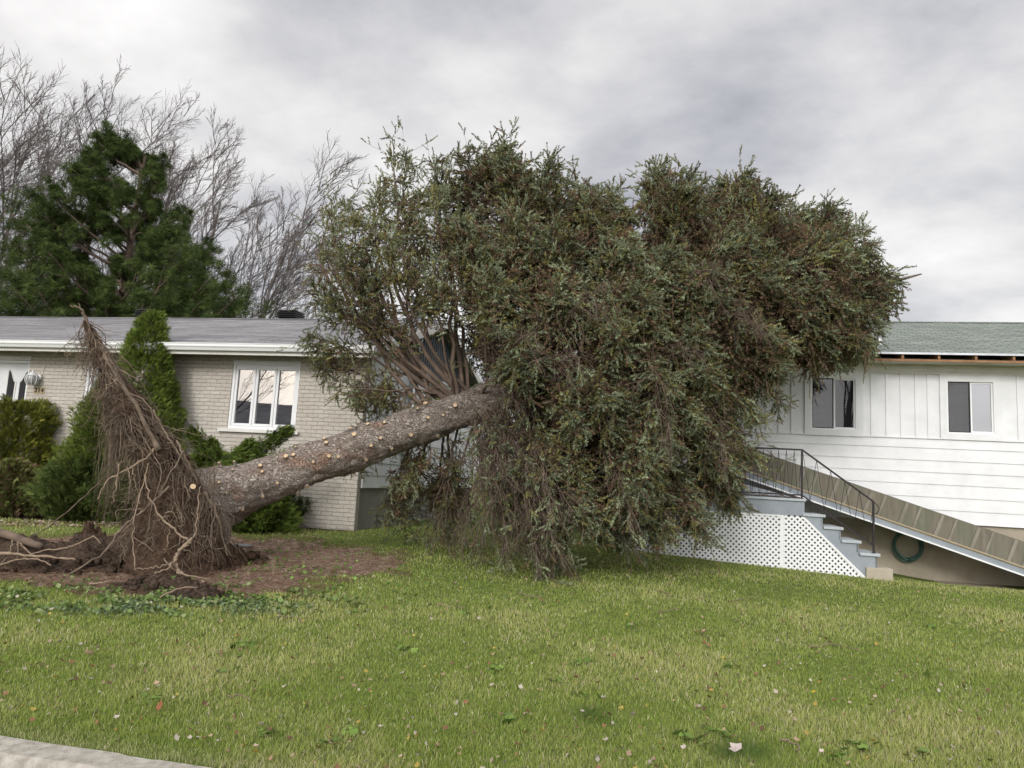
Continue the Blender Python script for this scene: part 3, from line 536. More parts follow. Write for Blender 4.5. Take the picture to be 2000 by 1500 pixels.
# ---- porch, stairs (they are built on to the house: own things they could not be lifted)
def toR(x, n, z): p = CR+D*x+NN*n; return (p[0], p[1], z)
PF = -2.0
PO = thing('porch_stairs', 'slate blue wooden porch and steps with white lattice skirt', 'stairs', CR, RZ)
PX = -2.70; PL = -5.6
MB().box(PL, PX+.02, PF-.03, -.035, 1.505, 1.545).build('porch_floor', M['treadgrey'], PO, bevel=.004)
MB().box(PL, PX, PF, PF+.04, 1.27, 1.503).box(PX-.04, PX, PF+.041, -.05, 1.27, 1.503).build('porch_rim', M['stairgrey'], PO, bevel=.003)
tz = [1.313, 1.130, .935, .752]; tx1 = [-2.385, -2.115, -1.850, -1.575]; px0 = PX
rs_ = MB(); sx = PX
for i, (z, x1) in enumerate(zip(tz, tx1)):
    x0 = (PX if i == 0 else tx1[i-1])-.03
    MB().box(x0, x1+.0, PF-.03, -1.12, z-.045, z).build('tread', M['treadgrey'], PO, bevel=.006)
    zb = tz[i+1] if i < 3 else .50
    rs_.box(x1-.07, x1-.045, PF, -1.14, zb, z-.046)
rs_.build('riser', M['stairgrey'], PO)
sp = [(PX, 1.27), (PX, 1.20), (-1.80, .34), (-1.62, .34), (-1.62, .70), (-1.89, .70), (-1.89, .885), (-2.155, .885), (-2.155, 1.08), (-2.425, 1.08), (-2.425, 1.27)]
MB().prism(sp, PF+.0, PF+.04, 'y').prism(sp, -1.18, -1.14, 'y').build('stringer', M['stairgrey'], PO)
MB().box(PL, PX-.05, PF+.1, PF+.16, .2, 1.26).build('support', M['shadedark'], PO) if False else None
# lattice
def clipline(px, py, dx, dy, poly):
    t0, t1 = -99, 99; n = len(poly)
    for i in range(n):
        (ax, ay), (bx, by) = poly[i], poly[(i+1) % n]; nx, ny = -(by-ay), bx-ax; den = nx*dx+ny*dy; num = nx*(ax-px)+ny*(ay-py)
        if abs(den) < 1e-9:
            if num > 0: return None
            continue
        t = num/den
        if den > 0: t0 = max(t0, t)
        else: t1 = min(t1, t)
    return (t0, t1) if t1 > t0+.01 else None
def lattice(poly, y, anchor=None):
    mb = MB(); pit = .0625; hw = .0168; r2 = math.sqrt(.5)
    for layer, (dx, dy) in enumerate(((r2, r2), (r2, -r2))):
        nx, ny = -dy, dx; ks = [nx*p+ny*q for p, q in poly]; k = math.floor(min(ks)/pit)-1; off = ((nx*anchor[0]+ny*anchor[1]-hw) % pit) if anchor and layer == 1 else 0
        while k*pit < max(ks):
            c = k*pit+off; k += 1; cl_ = clipline(nx*c, ny*c, dx, dy, poly)
            if not cl_: continue
            a_, b_ = cl_; ya = y+.006*layer; P = [(nx*(c+o)+dx*t, ya+yy, ny*(c+o)+dy*t) for yy in (0, .006) for o, t in ((-hw, a_), (hw, a_), (hw, b_), (-hw, b_))]
            mb.add(P, [(0, 3, 2, 1) if layer == 0 else (0, 1, 2, 3), (0, 4, 7, 3), (1, 2, 6, 5)])
    return mb
pA = [(PL, .28), (-3.06, .28), (-3.06, 1.262), (PL, 1.262)]
pB = [(-3.02, .28), (-1.80, .28), (-1.78, .36), (PX+.0, 1.235), (PX-.03, 1.262), (-3.02, 1.262)]
lattice(pA, PF-.014).build('lattice_panel', M['vinyl'], PO); lattice(pB, PF-.014, (-2.24, .80)).build('lattice_panel', M['vinyl'], PO)
tr = MB().box(PL, -3.02, PF-.022, PF-.016, 1.245, 1.268).box(-3.075, -3.02, PF-.020, PF-.001, .28, 1.244)
tr.add([(PX-.01, PF-.022, 1.26), (-1.77, PF-.022, .36), (-1.80, PF-.022, .345), (PX-.03, PF-.022, 1.23)], [(0, 3, 2, 1)]); tr.build('lattice_trim', M['vinyl'], PO)
MB().add([(PL, PF+.35, .2), (-1.75, PF+.35, .2), (PX, PF+.35, 1.2), (PL, PF+.35, 1.2)], [(0, 1, 2, 3)]).build('lattice_shade_panel', M['shadedark'], PO)  # added dark panel so the lattice holes read as under-porch shade
MB().box(-1.79, -1.40, PF-.05, PF+.9, .15, .535).build('concrete_step', M['found'], PO, bevel=.01)
# railing
RL = MB(); yR = PF+.05; e = .014
def sq(pts, r=.016): RL.tube(pts, r*1.2, 4)
p1x, p2x = -2.735, -1.655
sq([(PL, yR, 2.345), (p1x, yR, 2.345)]); sq([(p1x, yR, 2.345), (p2x, yR, 1.565)]); sq([(PL, yR, 1.605), (p1x, yR, 1.605)], .014); sq([(p1x, yR, 1.605), (p2x, yR, .865)], .014)
sq([(p2x, yR, 1.565), (p2x+.07, yR, 1.50), (p2x+.085, yR, 1.44), (p2x+.05, yR, 1.38), (p2x, yR, 1.36)], .007)
RL.build('railing', M['iron'], PO, label='black iron handrail')
for x_, a_, b_ in ((p1x, 1.545, 2.35), (p2x, .752, 1.57), (-4.2, 1.545, 2.34)):
    pp = MB().tube([(x_, yR, a_), (x_, yR, b_)], .021, 4).box(x_-.03, x_+.03, yR-.03, yR+.03, a_, a_+.01); pp.build('railing_post', M['iron'], PO)
zg = MB(); n_ = 22
xs = np.linspace(-5.4, p1x, n_+1)
for i in range(n_):
    c0 = (xs[i]+xs[i+1])/2; zg.tube([(xs[i], yR, 2.33), (c0-.01, yR, 1.62)], .0045, 5); zg.tube([(xs[i+1], yR, 2.33), (c0+.01, yR, 1.62)], .0045, 5)
xs = np.linspace(p1x, p2x, 6)
for i in range(5):
    f0 = lambda x: 2.34+(1.565-2.345)*(x-p1x)/(p2x-p1x); g0 = lambda x: 1.61+(.865-1.605)*(x-p1x)/(p2x-p1x)
    c0 = (xs[i]+xs[i+1])/2+.02; zg.tube([(xs[i]+.01, yR, f0(xs[i]+.01)), (c0, yR, g0(c0))], .0045, 5); zg.tube([(xs[i+1]+.01, yR, f0(xs[i+1]+.01)), (c0, yR, g0(c0))], .0045, 5)
zg.build('baluster', M['iron'], PO)
# needle litter on the porch floor
# ramp
RP = thing('access_ramp', 'long wooden ramp with mildewed green side panel, sloping down past the steps', 'ramp', CR, RZ)
sR = -.3115
def zr(x, b): return b+sR*(x+3.2)
yN, yF = -1.02, -.16; xL, xE = -3.9, 2.6
def strip(mb, y0, y1, b0, b1, x0=xL, x1=xE): return mb.add([(x, y, zr(x, b)) for x in (x0, x1) for y, b in ((y0, b0), (y1, b0), (y1, b1), (y0, b1))], [(0, 4, 5, 1), (1, 5, 6, 2), (2, 6, 7, 3), (3, 7, 4, 0), (0, 1, 2, 3), (4, 7, 6, 5)])
strip(MB(), yF, yF+.03, 1.88, 2.385).build('side_panel', M['rampgreen'], RP)
bb = MB(); nrm = math.hypot(1, sR)
x = xL+.2; i = 0
while x < xE:
    wd = .018 if i % 2 else .028; lean = .16; bb.add([(x+o+l, y, zr(x+o, b)) for y in (yF-.016, yF-.001) for o, l, b in ((-wd, 0, 1.89), (wd, 0, 1.89), (wd, lean, 2.38+lean*-.31*-1), (-wd, lean, 2.38+lean*.31))], [(0, 1, 2, 3), (0, 3, 7, 4), (1, 5, 6, 2), (3, 2, 6, 7)]); x += .36 if i % 2 else .22; i += 1
for q in range(len(bb.v)):
    x_, y_, z_ = bb.v[q]
    if z_ > zr(x_, 2.37): bb.v[q] = (x_, y_, zr(x_, 2.37))
bb.build('panel_batten', M['rampbatten'], RP)
strip(MB(), yN, yF-.005, 1.865, 1.885).build('ramp_deck', M['plank'], RP)
strip(MB(), yN-.02, yN-.002, 1.88, 1.903).build('deck_edge', M['plank'], RP)
strip(MB(), yN+.01, yN+.05, 1.775, 1.862).build('ramp_beam', M['stairgrey'], RP)
strip(MB(), yN-.012, yN+.02, 1.745, 1.772).build('white_edge', M['vinyl'], RP, label='white painted bottom edge')
for x_ in (2.4,): MB().box(x_, x_+.09, yN+.06, yN+.15, 0, float(zr(x_+.09, 1.86))-.03).build('ramp_post', M['found'], RP)
# gusset: grey underside triangle by the porch
MB().add([(-3.55, yN+.06, 1.75), (-2.72, yN+.06, 1.56), (-3.55, yN+.06, 1.56)], [(0, 1, 2)]).build('gusset', M['treadgrey'], RP)
# hose
HS = MB(); c0 = np.array([-.62, -.03, .83])
def hp(a, r, ox, oz, oy): return (c0[0]+ox+r*.98*math.cos(a), -.045+oy, c0[2]+oz+r*1.1*math.sin(a))
for k in range(7):
    r_ = .245-.012*rs.rand(); ox, oz = rs.randn()*.02, -abs(rs.randn()*.03); HS.tube([hp(a, r_-.012*(k % 3), ox, oz, -.012*(k % 4)+.0) for a in np.linspace(0, 2*math.pi, 40)], .0125, 6)
hs = HS.build('garden_hose', M['hose'], None, True, loc=CR); hs.rotation_euler = (0, 0, RZ); tag(hs, 'coiled dark green garden hose hanging on the concrete foundation under the ramp', 'hose')
hk = MB().tube([(c0[0], .05, c0[2]+.23), (c0[0], -.12, c0[2]+.23), (c0[0], -.13, c0[2]+.27)], .008, 6).build('hose_hook', M['iron'], hs)
# walkway
wk = MB().box(-1.3, 12, -1.35, .045, -.1, .215); wo = wk.build('path', M['found'], None, kind='structure', loc=CR, bevel=.01); wo.rotation_euler = (0, 0, RZ)
# ================================================================== FALLEN SPRUCE
SP = thing('fallen_spruce', 'huge uprooted spruce lying across the lawn against the house', 'tree', gp(400, 1085))
SPO = np.array(SP.location)
axis_px = [(392, 985, 9.55), (440, 965, 9.65), (560, 925, 9.85), (740, 860, 10.25), (930, 790, 10.7), (1150, 722, 11.1), (1400, 645, 11.6), (1650, 575, 12.0), (1800, 535, 12.3)]
AX = np.array([at(*q) for q in axis_px]); AR = np.array([.45, .375, .283, .270, .255, .20, .13, .055, .012])
dl = np.r_[0, np.cumsum(np.linalg.norm(np.diff(AX, axis=0), axis=1))]
def cr_interp(t, tab, X):           # Catmull-Rom through table
    t = np.atleast_1d(t); i = np.clip(np.searchsorted(X, t)-1, 0, len(X)-2); f = ((t-X[i])/(X[i+1]-X[i]))
    if tab.ndim > 1: f = f[:, None]
    p0, p1, p2, p3 = tab[np.maximum(i-1, 0)], tab[i], tab[i+1], tab[np.minimum(i+2, len(X)-1)]
    return .5*((2*p1)+(-p0+p2)*f+(2*p0-5*p1+4*p2-p3)*f*f+(-p0+3*p1-3*p2+p3)*f**3)
def apx(px):                         # axis length at photo column
    return np.interp(px, [a[0] for a in axis_px], dl)
# trunk mesh
nl, ns = 340, 110; tt = np.linspace(0, dl[-1], nl); C_ = cr_interp(tt, AX, dl); T_ = norm(np.gradient(C_, axis=0)); A_, B_ = perp(T_); Rr = np.interp(tt, dl, AR)
STB = [(105, 1183), (218, 1220), (403, 1228), (405, 1188), (168, 1360), (407, 1370), (268, 1458), (570, 1130), (622, 1118), (735, 1160), (848, 1118), (917, 1116), (833, 1040), (832, 1012), (692, 1308), (1026, 982), (1017, 942), (1122, 915), (1236, 900), (1125, 1044), (1197, 995), (1403, 965), (1270, 1052), (1100, 1125), (1600, 962), (1526, 857), (1530, 768), (1620, 840), (1713, 775), (1470, 803), (218, 1172), (640, 1345), (110, 1303), (80, 1303), (1055, 928), (640, 1070), (500, 1290)]
stubs = []
def to_px(P): v = P-CAM; return 1000+F*(v@CRt)/(v@CW), 750-F*(v@CU)/(v@CW)
CX = np.array([to_px(p) for p in C_])
for i, (zx, zy) in enumerate(STB):
    X, Y = zx/3.571+400, zy/3.571+580; j = int(np.argmin((CX[:, 0]-X)**2+(CX[:, 1]-Y)**2)); off = -(Y-CX[j, 1]); dirs = A_[j]*0
    c = C_[j]; r_ = Rr[j]; tocam = norm(CAM-c); tocam = norm(tocam-T_[j]*(tocam@T_[j])); up = np.cross(T_[j], tocam); up = up*(1 if up[2] > 0 else -1)
    dpx = np.array([X, Y])-CX[j]; uppx = np.array(to_px(c+up*.1))-CX[j]; v = (dpx@uppx)/(uppx@uppx)*.1; v = np.clip(v, -.97*r_, .97*r_); w_ = math.sqrt(max(r_*r_-v*v, 0)); nrm_ = (up*v+tocam*w_)/r_
    stubs.append((c+nrm_*r_, nrm_, .025*(.45+.75*rs.rand())*(1.15 if zx > 500 else .8)))
V = np.empty((nl, ns, 3)); ang = 2*np.pi*np.arange(ns)/ns
for i in range(nl):
    dirs = A_[i][None]*np.cos(ang)[:, None]+B_[i][None]*np.sin(ang)[:, None]; P = C_[i]+dirs*Rr[i]
    if Rr[i] > .03:
        for k in range(ns):
            p = P[k]; n = mnoise.noise(Vector((p[0]*1.5, p[1]*4, p[2]*4)))*.05+mnoise.noise(Vector((p[0]*9, p[1]*14, p[2]*14)))*.020+abs(mnoise.noise(Vector((p[0]*20, p[1]*32, p[2]*32))))*.016
            V[i, k] = P[k]+dirs[k]*n*min(1, Rr[i]/.25)
    else: V[i] = P
for sp_, sn, sr in stubs:
    dd_ = np.linalg.norm(V-sp_, axis=2); V += sn*(.018*np.exp(-(dd_/(sr*2.0))**2))[..., None]
# buttress root flare at the lower side of the butt
flare = gp(448, 1062); f0 = C_[10]
i, k = np.meshgrid(np.arange(nl-1), np.arange(ns), indexing='ij'); q = np.stack([i*ns+k, i*ns+(k+1) % ns, (i+1)*ns+(k+1) % ns, (i+1)*ns+k], -1).reshape(-1, 4)
trunk = npmesh('trunk', V.reshape(-1, 3)-SPO, q, M['bark'], SP, smooth=True)
for sp_, sn, sr in stubs:
    mb = MB(); p = sp_-SPO; mb.tube([p-sn*.02, p+sn*.045, p+sn*.058], [sr*1.35, sr*1.12, sr*1.0], 14, 0, True, 1); mb.build('branch_stub', [M['bark'], M['cutwood']], trunk)
def strands(K, n, start, direc, L, wig, grav, r0, r1, follow=None):
    P = np.empty((K, n, 3)); P[:, 0] = start; d = norm(direc); p = start.copy()
    for j in range(1, n):
        d = norm(d+rs.randn(K, 3)*wig+np.array([0, 0, -1.])*grav[:, None]); p = p+d*(L/(n-1))[:, None]; P[:, j] = p
        p[:, 2] = np.maximum(p[:, 2], h(p[:, 0], p[:, 1])+.015)
    return P, np.linspace(1, .35, n)[None]*(r0+(r1-r0)*rs.rand(K)**2.5)[:, None]
# limbs -------------------------------------------------------------
tips = [(600, 560, 10.2), (585, 650, 10.6), (640, 385, 10.5), (672, 375, 11.2), (765, 270, 10.5), (742, 330, 11.6), (800, 290, 11.0), (845, 345, 10.2), (740, 430, 9.8), (660, 470, 11.0), (848, 420, 11.2), (846, 300, 11.4), (700, 480, 10.4), (848, 500, 9.9),
        (910, 290, 11.5), (975, 250, 10.6), (1000, 310, 11.8), (1065, 285, 10.4), (1120, 335, 11.2), (1195, 352, 11.5), (1160, 350, 10.2), (1280, 300, 11.6), (1340, 335, 10.6), (1400, 345, 12), (1455, 315, 11.5), (1510, 350, 11.2), (1485, 430, 10.6),
        (1570, 395, 12.1), (1640, 390, 11.8), (1645, 450, 11.2), (1720, 450, 12.2), (1760, 478, 11.7), (1808, 535, 12.3), (1812, 590, 12), (1770, 645, 11.8),
        (1000, 390, 9.9), (1100, 430, 9.5), (900, 400, 10.0), (1235, 440, 9.5), (1340, 470, 9.7), (960, 520, 9.4), (1110, 540, 9.1), (1270, 560, 9.2),
        (1221, 635, 8.9), (1203, 800, 8.8), (1134, 829, 8.9), (1277, 912, 9.1), (1262, 985, 9.1), (1145, 1050, 9.3), (1385, 543, 9.7), (1395, 652, 9.6), (1412, 728, 9.7), (1385, 825, 9.7), (1505, 916, 10.9), (1450, 935, 10.4), (1450, 998, 10.6), (1380, 1050, 10.3),
        (1310, 1075, 10.0), (1235, 1095, 10.0), (1556, 716, 10.8), (1500, 835, 11.0), (1540, 790, 11.2), (1685, 675, 11.5), (1560, 655, 10.6), (1622, 552, 10.9), (1700, 575, 11.2), (1425, 510, 9.9), (1540, 490, 10.6), (1090, 1125, 9.5), (1010, 700, 8.9), (1060, 940, 9.1), (1330, 740, 9.4), (1320, 880, 9.4),
        (1090, 1060, 10.6), (1180, 1040, 10.9), (1300, 1010, 11.2), (1200, 900, 10.6), (1000, 1060, 10.4), (1150, 760, 12.3), (1300, 700, 12.6), (1450, 660, 12.8), (1050, 620, 12.6), (1200, 480, 12.8), (1380, 440, 13), (1020, 460, 12.6), (1540, 560, 13), (1080, 880, 12.2), (1250, 850, 12.4), (1400, 800, 12.2), (930, 560, 12.4)]
sparse = [(665, 760, 10.2), (620, 700, 11.2), (700, 900, 11.6), (735, 1005, 11.3), (790, 1030, 11.9), (860, 1000, 12.2), (780, 950, 10.6), (835, 1040, 11.0), (640, 480, 10.0), (880, 1040, 12.0)]
bare = [(905, 1070, 10.3), (880, 1060, 10.7), (955, 1040, 9.7), (985, 1090, 9.5), (1050, 1090, 9.45), (850, 1045, 10.8), (1085, 1100, 9.4), (960, 930, 9.3), (1030, 1000, 9.2), (1000, 780, 9.2), (960, 640, 9.4), (930, 1080, 10.0), (1120, 1000, 9.15), (990, 940, 9.2)]
limbs = []          # (polyline, kind)
def mklimb(tip, kind, base_px=None):
    px, py, Y = tip; px = px-55*max(0, min(1, (px-1640)/120)) if py < 660 else px
    if base_px is None: base_px = (845+rs.rand()*100) if px < 820 else min(1640, 905+(px-820)*(.72 if py < 420 or px < 1080 else .50))+rs.rand()*60-30
    t = apx(base_px); b = cr_interp(t, AX, dl)[0]; T = at(px, py, Y); L = np.linalg.norm(T-b); g = h(T[0], T[1])+.08
    if T[2] < g: T[2] = g
    pl_ = max(.6, (L-.32)/L) if kind == 'full' else (max(.6, (L-.12)/L) if kind == 'thin' else 1); T = b+(T-b)*pl_; L *= pl_; ctl = b+(T-b)*.45+np.array([0, 0, .10*L if py > 500 else -.02*L])+rs.randn(3)*.05*L
    if px < 820 and py < 500: ctl = b+(T-b)*.5+np.array([-.10*L, 0, -.12*L])
    elif py < 500: ctl = b+(T-b)*.5+np.array([.03*L, 0, .02*L])
    u = np.linspace(0, 1, 12)[:, None]; P = b*(1-u)**2+2*ctl*u*(1-u)+T*u*u; P[1:-1] += rs.randn(10, 3)*.018*L**.5
    P[:, 2] = np.maximum(P[:, 2], h(P[:, 0], P[:, 1])+.05); limbs.append((P, kind)); return P
for t in tips: mklimb(t, 'thin' if (t[0] < 850 and t[1] < 700) or (t[0] < 1070 and t[1] > 800) or (t[0] > 1490 and t[1] > 760) else 'full')
mainN = len(limbs)
for t in sparse: mklimb(t, 'sparse', 830+rs.rand()*90 if t[1] > 800 else None)
for t in bare+[(1400, 525, 9.2), (1475, 600, 9.6), (1310, 860, 8.95), (1180, 560, 8.7), (1240, 1010, 9.0), (1510, 660, 10.1), (1135, 700, 8.5), (1365, 690, 9.1), (1050, 640, 8.7), (1420, 900, 9.7), (1600, 600, 10.7), (1290, 740, 8.9)]+[(930+rs.rand()*170, 900+rs.rand()*190, 8.9+rs.rand()*.5) for _ in range(16)]: mklimb(t, 'bare', 905+rs.rand()*120 if t[0] < 1130 and t[1] > 700 or t[0] < 1000 else t[0]-90-rs.rand()*90)
for k in range(8):       # inner and far side limbs
    a_, b_2 = rs.randint(0, len(tips), 2)
    if tips[a_][0] < 950: a_ = 13+rs.randint(len(tips)-13)
    px, py, Y = tips[a_]; c = to_px(cr_interp(apx(min(1640, 905+max(px-820, 0)*.72)), AX, dl)[0]); f = .55+.33*rs.rand()
    mklimb((c[0]+(px-c[0])*f, c[1]+(py-c[1])*f, 11.0+(Y-11)*.3+rs.rand()*2.0+max(px-1400, 0)*.0015), 'full')
VS = []; CS = []; tm = [sprig_template(26, 52, .20, .11, s) for s in range(4)]
PAL = np.array([(.118, .122, .052), (.155, .152, .064), (.22, .25, .155), (.215, .202, .078), (.190, .125, .080), (.175, .128, .086)])
limb_parts = []; HANG = []
for li, (P, kind) in enumerate(limbs):
    L = np.linalg.norm(np.diff(P, axis=0), axis=1).sum(); Pl = P[None]; ax = norm(cr_interp(apx(to_px(P[0])[0])+.1, AX, dl)[0]-cr_interp(apx(to_px(P[0])[0]), AX, dl)[0])
    plan = norm(ax+np.array([0, 0, .35])+rs.randn(3)*.25)
    upward = P[-1, 2]-P[0, 2] > 1.2; inner = {'full': .18, 'sparse': .28, 'bare': .2, 'thin': .52}[kind]
    windy = (.13, 0, -.13) if upward else (.07, 0, -.30)
    if kind == 'bare':
        lat, u1 = grow(Pl, max(8, int(L*9)), inner, 1.0, .85, .30, 5, windy, .14, .48, plan); m2 = 8
        ter, u2 = grow(np.concatenate([lat, np.repeat(Pl[:, -5:], 2, 0)]), m2, .15, 1.0, .75, .42, 4, (0, 0, -.12), .16, .5, None); uu = np.r_[u1, 1, 1]; fk = lat[:0]
    else:
        F_ = kind == 'full'; nf = 3 if F_ else 2
        fk, uf = grow(Pl, nf, .45 if F_ else .4, .82, .55, .30, 8, (.05, 0, .02) if upward else (.04, 0, -.08), .08, .2, plan)
        u0_ = .52 if F_ else inner; dn = {'full': 23, 'sparse': 6, 'thin': 8}[kind]; ln_ = .50 if F_ else .40
        lat, u1 = grow(Pl, max(8, int(L*dn*(1-u0_))), u0_, 1.0, .82, float(np.clip(ln_*1.12/L, .10, .34)), 5, windy, .15, .50, plan)
        Lf = np.linalg.norm(np.diff(fk, axis=1), axis=2).sum(1).mean(); lat2, u3 = grow(fk, max(6, int(Lf*dn*.8)), .12, 1.0, .95, float(np.clip(.36/Lf, .2, .5)), 5, windy, .15, .2, plan)
        if F_: lin, _u = grow(Pl, max(5, int(L*4)), .12, .55, .95, float(np.clip(.40/L, .10, .25)), 5, windy, .15, .1, plan); lat = np.concatenate([lat, lin]); u1 = np.r_[u1, _u*.5]
        m2 = {'full': 5, 'sparse': 5, 'thin': 5}[kind]; lat = np.concatenate([lat, lat2]); src0 = np.concatenate([lat, np.repeat(Pl[:, -5:], 2, 0)]); uu = np.r_[u1, .25+.75*u3, 1, 1]
        ter, u2 = grow(src0, m2, .12, 1.0, .8, .55, 4, (.03, 0, -.06), .16, .35, None)
    for q_ in (lat, ter, fk): q_[:, :, 2] = np.maximum(q_[:, :, 2], h(q_[..., 0], q_[..., 1])+.035)
    if kind == 'full' and P[:, 0].mean() > at(1050, 700, 11)[0]:
        nh = 26; s0 = lat[rs.randint(len(lat), size=nh), rs.randint(2, 5, size=nh)]; hg, _r = strands(nh, 6, s0, np.tile([.15, 0, -1.], (nh, 1))+rs.randn(nh, 3)*.2, .22+.32*rs.rand(nh), .12, np.full(nh, .3), .002, .003)
        v_, f_ = tube_batch(hg, np.full((nh, 6), .0028), 3); HANG.append((v_, f_))
        for j in (2, 3, 4, 5):
            T = norm(hg[:, j]-hg[:, j-1]+rs.randn(nh, 3)*.02); v, f = place(tm[rs.randint(4)], hg[:, j]-T*.05, T, .085+.04*rs.rand(nh)); c = PAL[rs.choice([4, 5, 5, 0, 3], size=nh)]*(.8+.5*rs.rand(nh, 1)); VS.append(v); CS.append(np.repeat(c, 26*3, 0))
    lr = .030 if L > 2 else .02
    w_ = [tube_batch(Pl, (np.linspace(1, .18, 12)*lr*min(1.3, L/2.6))[None], 7), tube_batch(lat, np.linspace(.0065, .0025, 5)[None].repeat(len(lat), 0), 4), tube_batch(ter, np.linspace(.0035, .0018, 4)[None].repeat(len(ter), 0), 3)]+([tube_batch(fk, np.linspace(.014, .005, 8)[None].repeat(len(fk), 0), 5)] if len(fk) else [])
    wv, wf = cat(w_); limb_parts.append((wv, wf, kind))
    if kind == 'bare':
        idx = rs.rand(len(ter)) < .10; src = ter[idx]; U1 = np.ones(len(src)); U2 = U1
    else:
        src = ter; U1 = np.repeat(uu, m2)[:len(ter)]; U2 = u2
    if len(src) == 0: continue
    if kind in ('full', 'thin'):
        ends = [Pl[:, -1]]+([fk[:, -1]] if len(fk) else []); e_ = np.concatenate(ends); dirs_ = np.concatenate([norm(Pl[:, -1]-Pl[:, -3])]+([norm(fk[:, -1]-fk[:, -3])] if len(fk) else []))
        nb = 70 if kind == 'full' else 34; e2 = np.repeat(e_, nb, 0); d2 = np.repeat(dirs_, nb, 0); off = rs.randn(len(e2), 3)*np.array([.10, .12, .09]); back = rs.rand(len(e2), 1)**.8*.60; off = off*(.35+back/.45)
        pos = e2-d2*back+off*(1-.3*back)+[0, 0, -.04]; pos[:, 2] = np.maximum(pos[:, 2], h(pos[:, 0], pos[:, 1])+.05); T = norm(d2*1.0+off*3.2+np.array([.15, 0, -.05])+rs.randn(len(e2), 3)*.25)
        v, f = place(tm[rs.randint(4)], pos-T*.05, T, .12+.05*rs.rand(len(T))); blue = rs.rand()
        c = PAL[np.where(rs.rand(len(T)) < .25+.5*blue, 2, np.where(rs.rand(len(T)) < .5, 3, 1))]*(1.1+.55*rs.rand(len(T), 1)); VS.append(v); CS.append(np.repeat(c, 26*3, 0))
    # shoots: tip sprig, two along, plus side shoots
    for (i0, fr_, sc_) in ((3, 0, 1.0), (2, 1, .95), (1, 0, .9), (1, 1, .85)):
        keep = rs.rand(len(src)) < (1.0 if kind == 'full' else .8)
        a_ = src[keep]; T = norm(a_[:, i0]-a_[:, i0-1]) if i0 > 0 else norm(a_[:, 1]-a_[:, 0]); pos = a_[:, i0]
        if fr_:
            A2, B2 = perp(T); ph = rs.rand(len(T), 1)*6.283; T = norm(T+(A2*np.cos(ph)+B2*np.sin(ph))*.75); pos = a_[:, i0]*.6+a_[:, min(i0+1, 3)]*.4
        else: pos = pos-T*.05
        T = norm(T+rs.randn(*T.shape)*.15); size = (.115+.055*rs.rand(len(T)))*sc_*(1.1 if kind == 'full' else .9)
        v, f = place(tm[rs.randint(4)], pos, T, size); tipness = .75*U1[keep]+.25*U2[keep]
        rr = rs.rand(len(T)); blk = rs.rand()*.5; ci = np.where(rr < .40, 0, np.where(rr < .68, 1, 3))
        ci = np.where((tipness > .72) & (rs.rand(len(T)) < .55+.4*blk), 2, ci); pb = np.clip(1.75-1.85*U1[keep], .10, .72)*(1.3 if kind == 'full' else .8)
        rb_ = rs.rand(len(T)); ci = np.where(rb_ < pb, np.where(rs.rand(len(T)) < .5, 4, 5), ci)
        c = PAL[ci]*(.75+.5*rs.rand(len(T), 1))*(.75+.5*((li*37) % 11)/11)
        VS.append(v); CS.append(np.repeat(c, 26*3, 0))
V = np.concatenate(VS); Cc = np.concatenate(CS); print('needle tris', len(V)//3)
crown = npmesh('crown', V-SPO, np.arange(len(V)).reshape(-1, 3), M['needles'], SP, cols=Cc)
rest = [(v_-SPO, f_) for v_, f_ in HANG]
for li, (wv, wf, kind) in enumerate(limb_parts):
    if li < 96: npmesh('limb', wv-SPO, wf, M['deadtwig'] if kind == 'bare' else M['twigbark'], SP, label='bare pale dead limb hanging to the lawn' if kind == 'bare' else None, smooth=True)
    else: rest.append((wv-SPO, wf))
v, f = cat(rest); npmesh('limb', v, f, M['twigbark'], SP, kind='stuff')
# broken stub ends of snapped limbs, upper left
for (px, py, Y), bpx in (((612, 487, 10.3), 905), ((712, 478, 10.4), 915), ((755, 482, 10.5), 925), ((640, 500, 10.8), 900)):
    b = cr_interp(apx(bpx), AX, dl)[0]; T = at(px, py, Y); u = np.linspace(0, 1, 14)[:, None]; P = b*(1-u)+T*u+np.array([-.25, 0, -.35])*(4*u*(1-u))*.6+rs.randn(14, 3)*.012
    MB().tube(P-SPO, list(np.linspace(.05, .022, 13))+[.004], 8).build('snapped_limb', M['twigbark'], SP, True)
# ROOT PLATE -------------------------------------------------------
core_px = [(168, 628, 5, 8.85), (190, 672, 11, 8.9), (222, 730, 22, 8.95), (256, 795, 36, 9.0), (292, 852, 44, 9.05), (328, 912, 54, 9.15), (346, 970, 66, 9.2), (350, 1025, 78, 9.15), (348, 1075, 88, 9.1), (346, 1112, 100, 9.05)]
cp = np.array([at(a_, b_, Y) for a_, b_, w_, Y in core_px]); cw = np.array([w_*Y/F for a_, b_, w_, Y in core_px]); X = np.arange(len(cp)).astype(float)
nn_ = 90; t_ = np.linspace(0, len(cp)-1, nn_); CC_ = cr_interp(t_, cp, X); WW = np.interp(t_, X, cw); DD = WW*1.0+.03; V = np.empty((nn_, 72, 3))
for i in range(nn_):
    for k in range(72):
        a_ = 2*math.pi*k/72; p = CC_[i]+np.array([math.cos(a_)*WW[i], math.sin(a_)*DD[i]*1.15, 0]); n = mnoise.noise(Vector(p*3.))*.10+mnoise.noise(Vector(p*8.))*.06+mnoise.noise(Vector(p*20.))*.028
        s_ = min(1, WW[i]/.25); V[i, k] = p+np.array([math.cos(a_), math.sin(a_), 0])*(n-.05)*s_*1.0
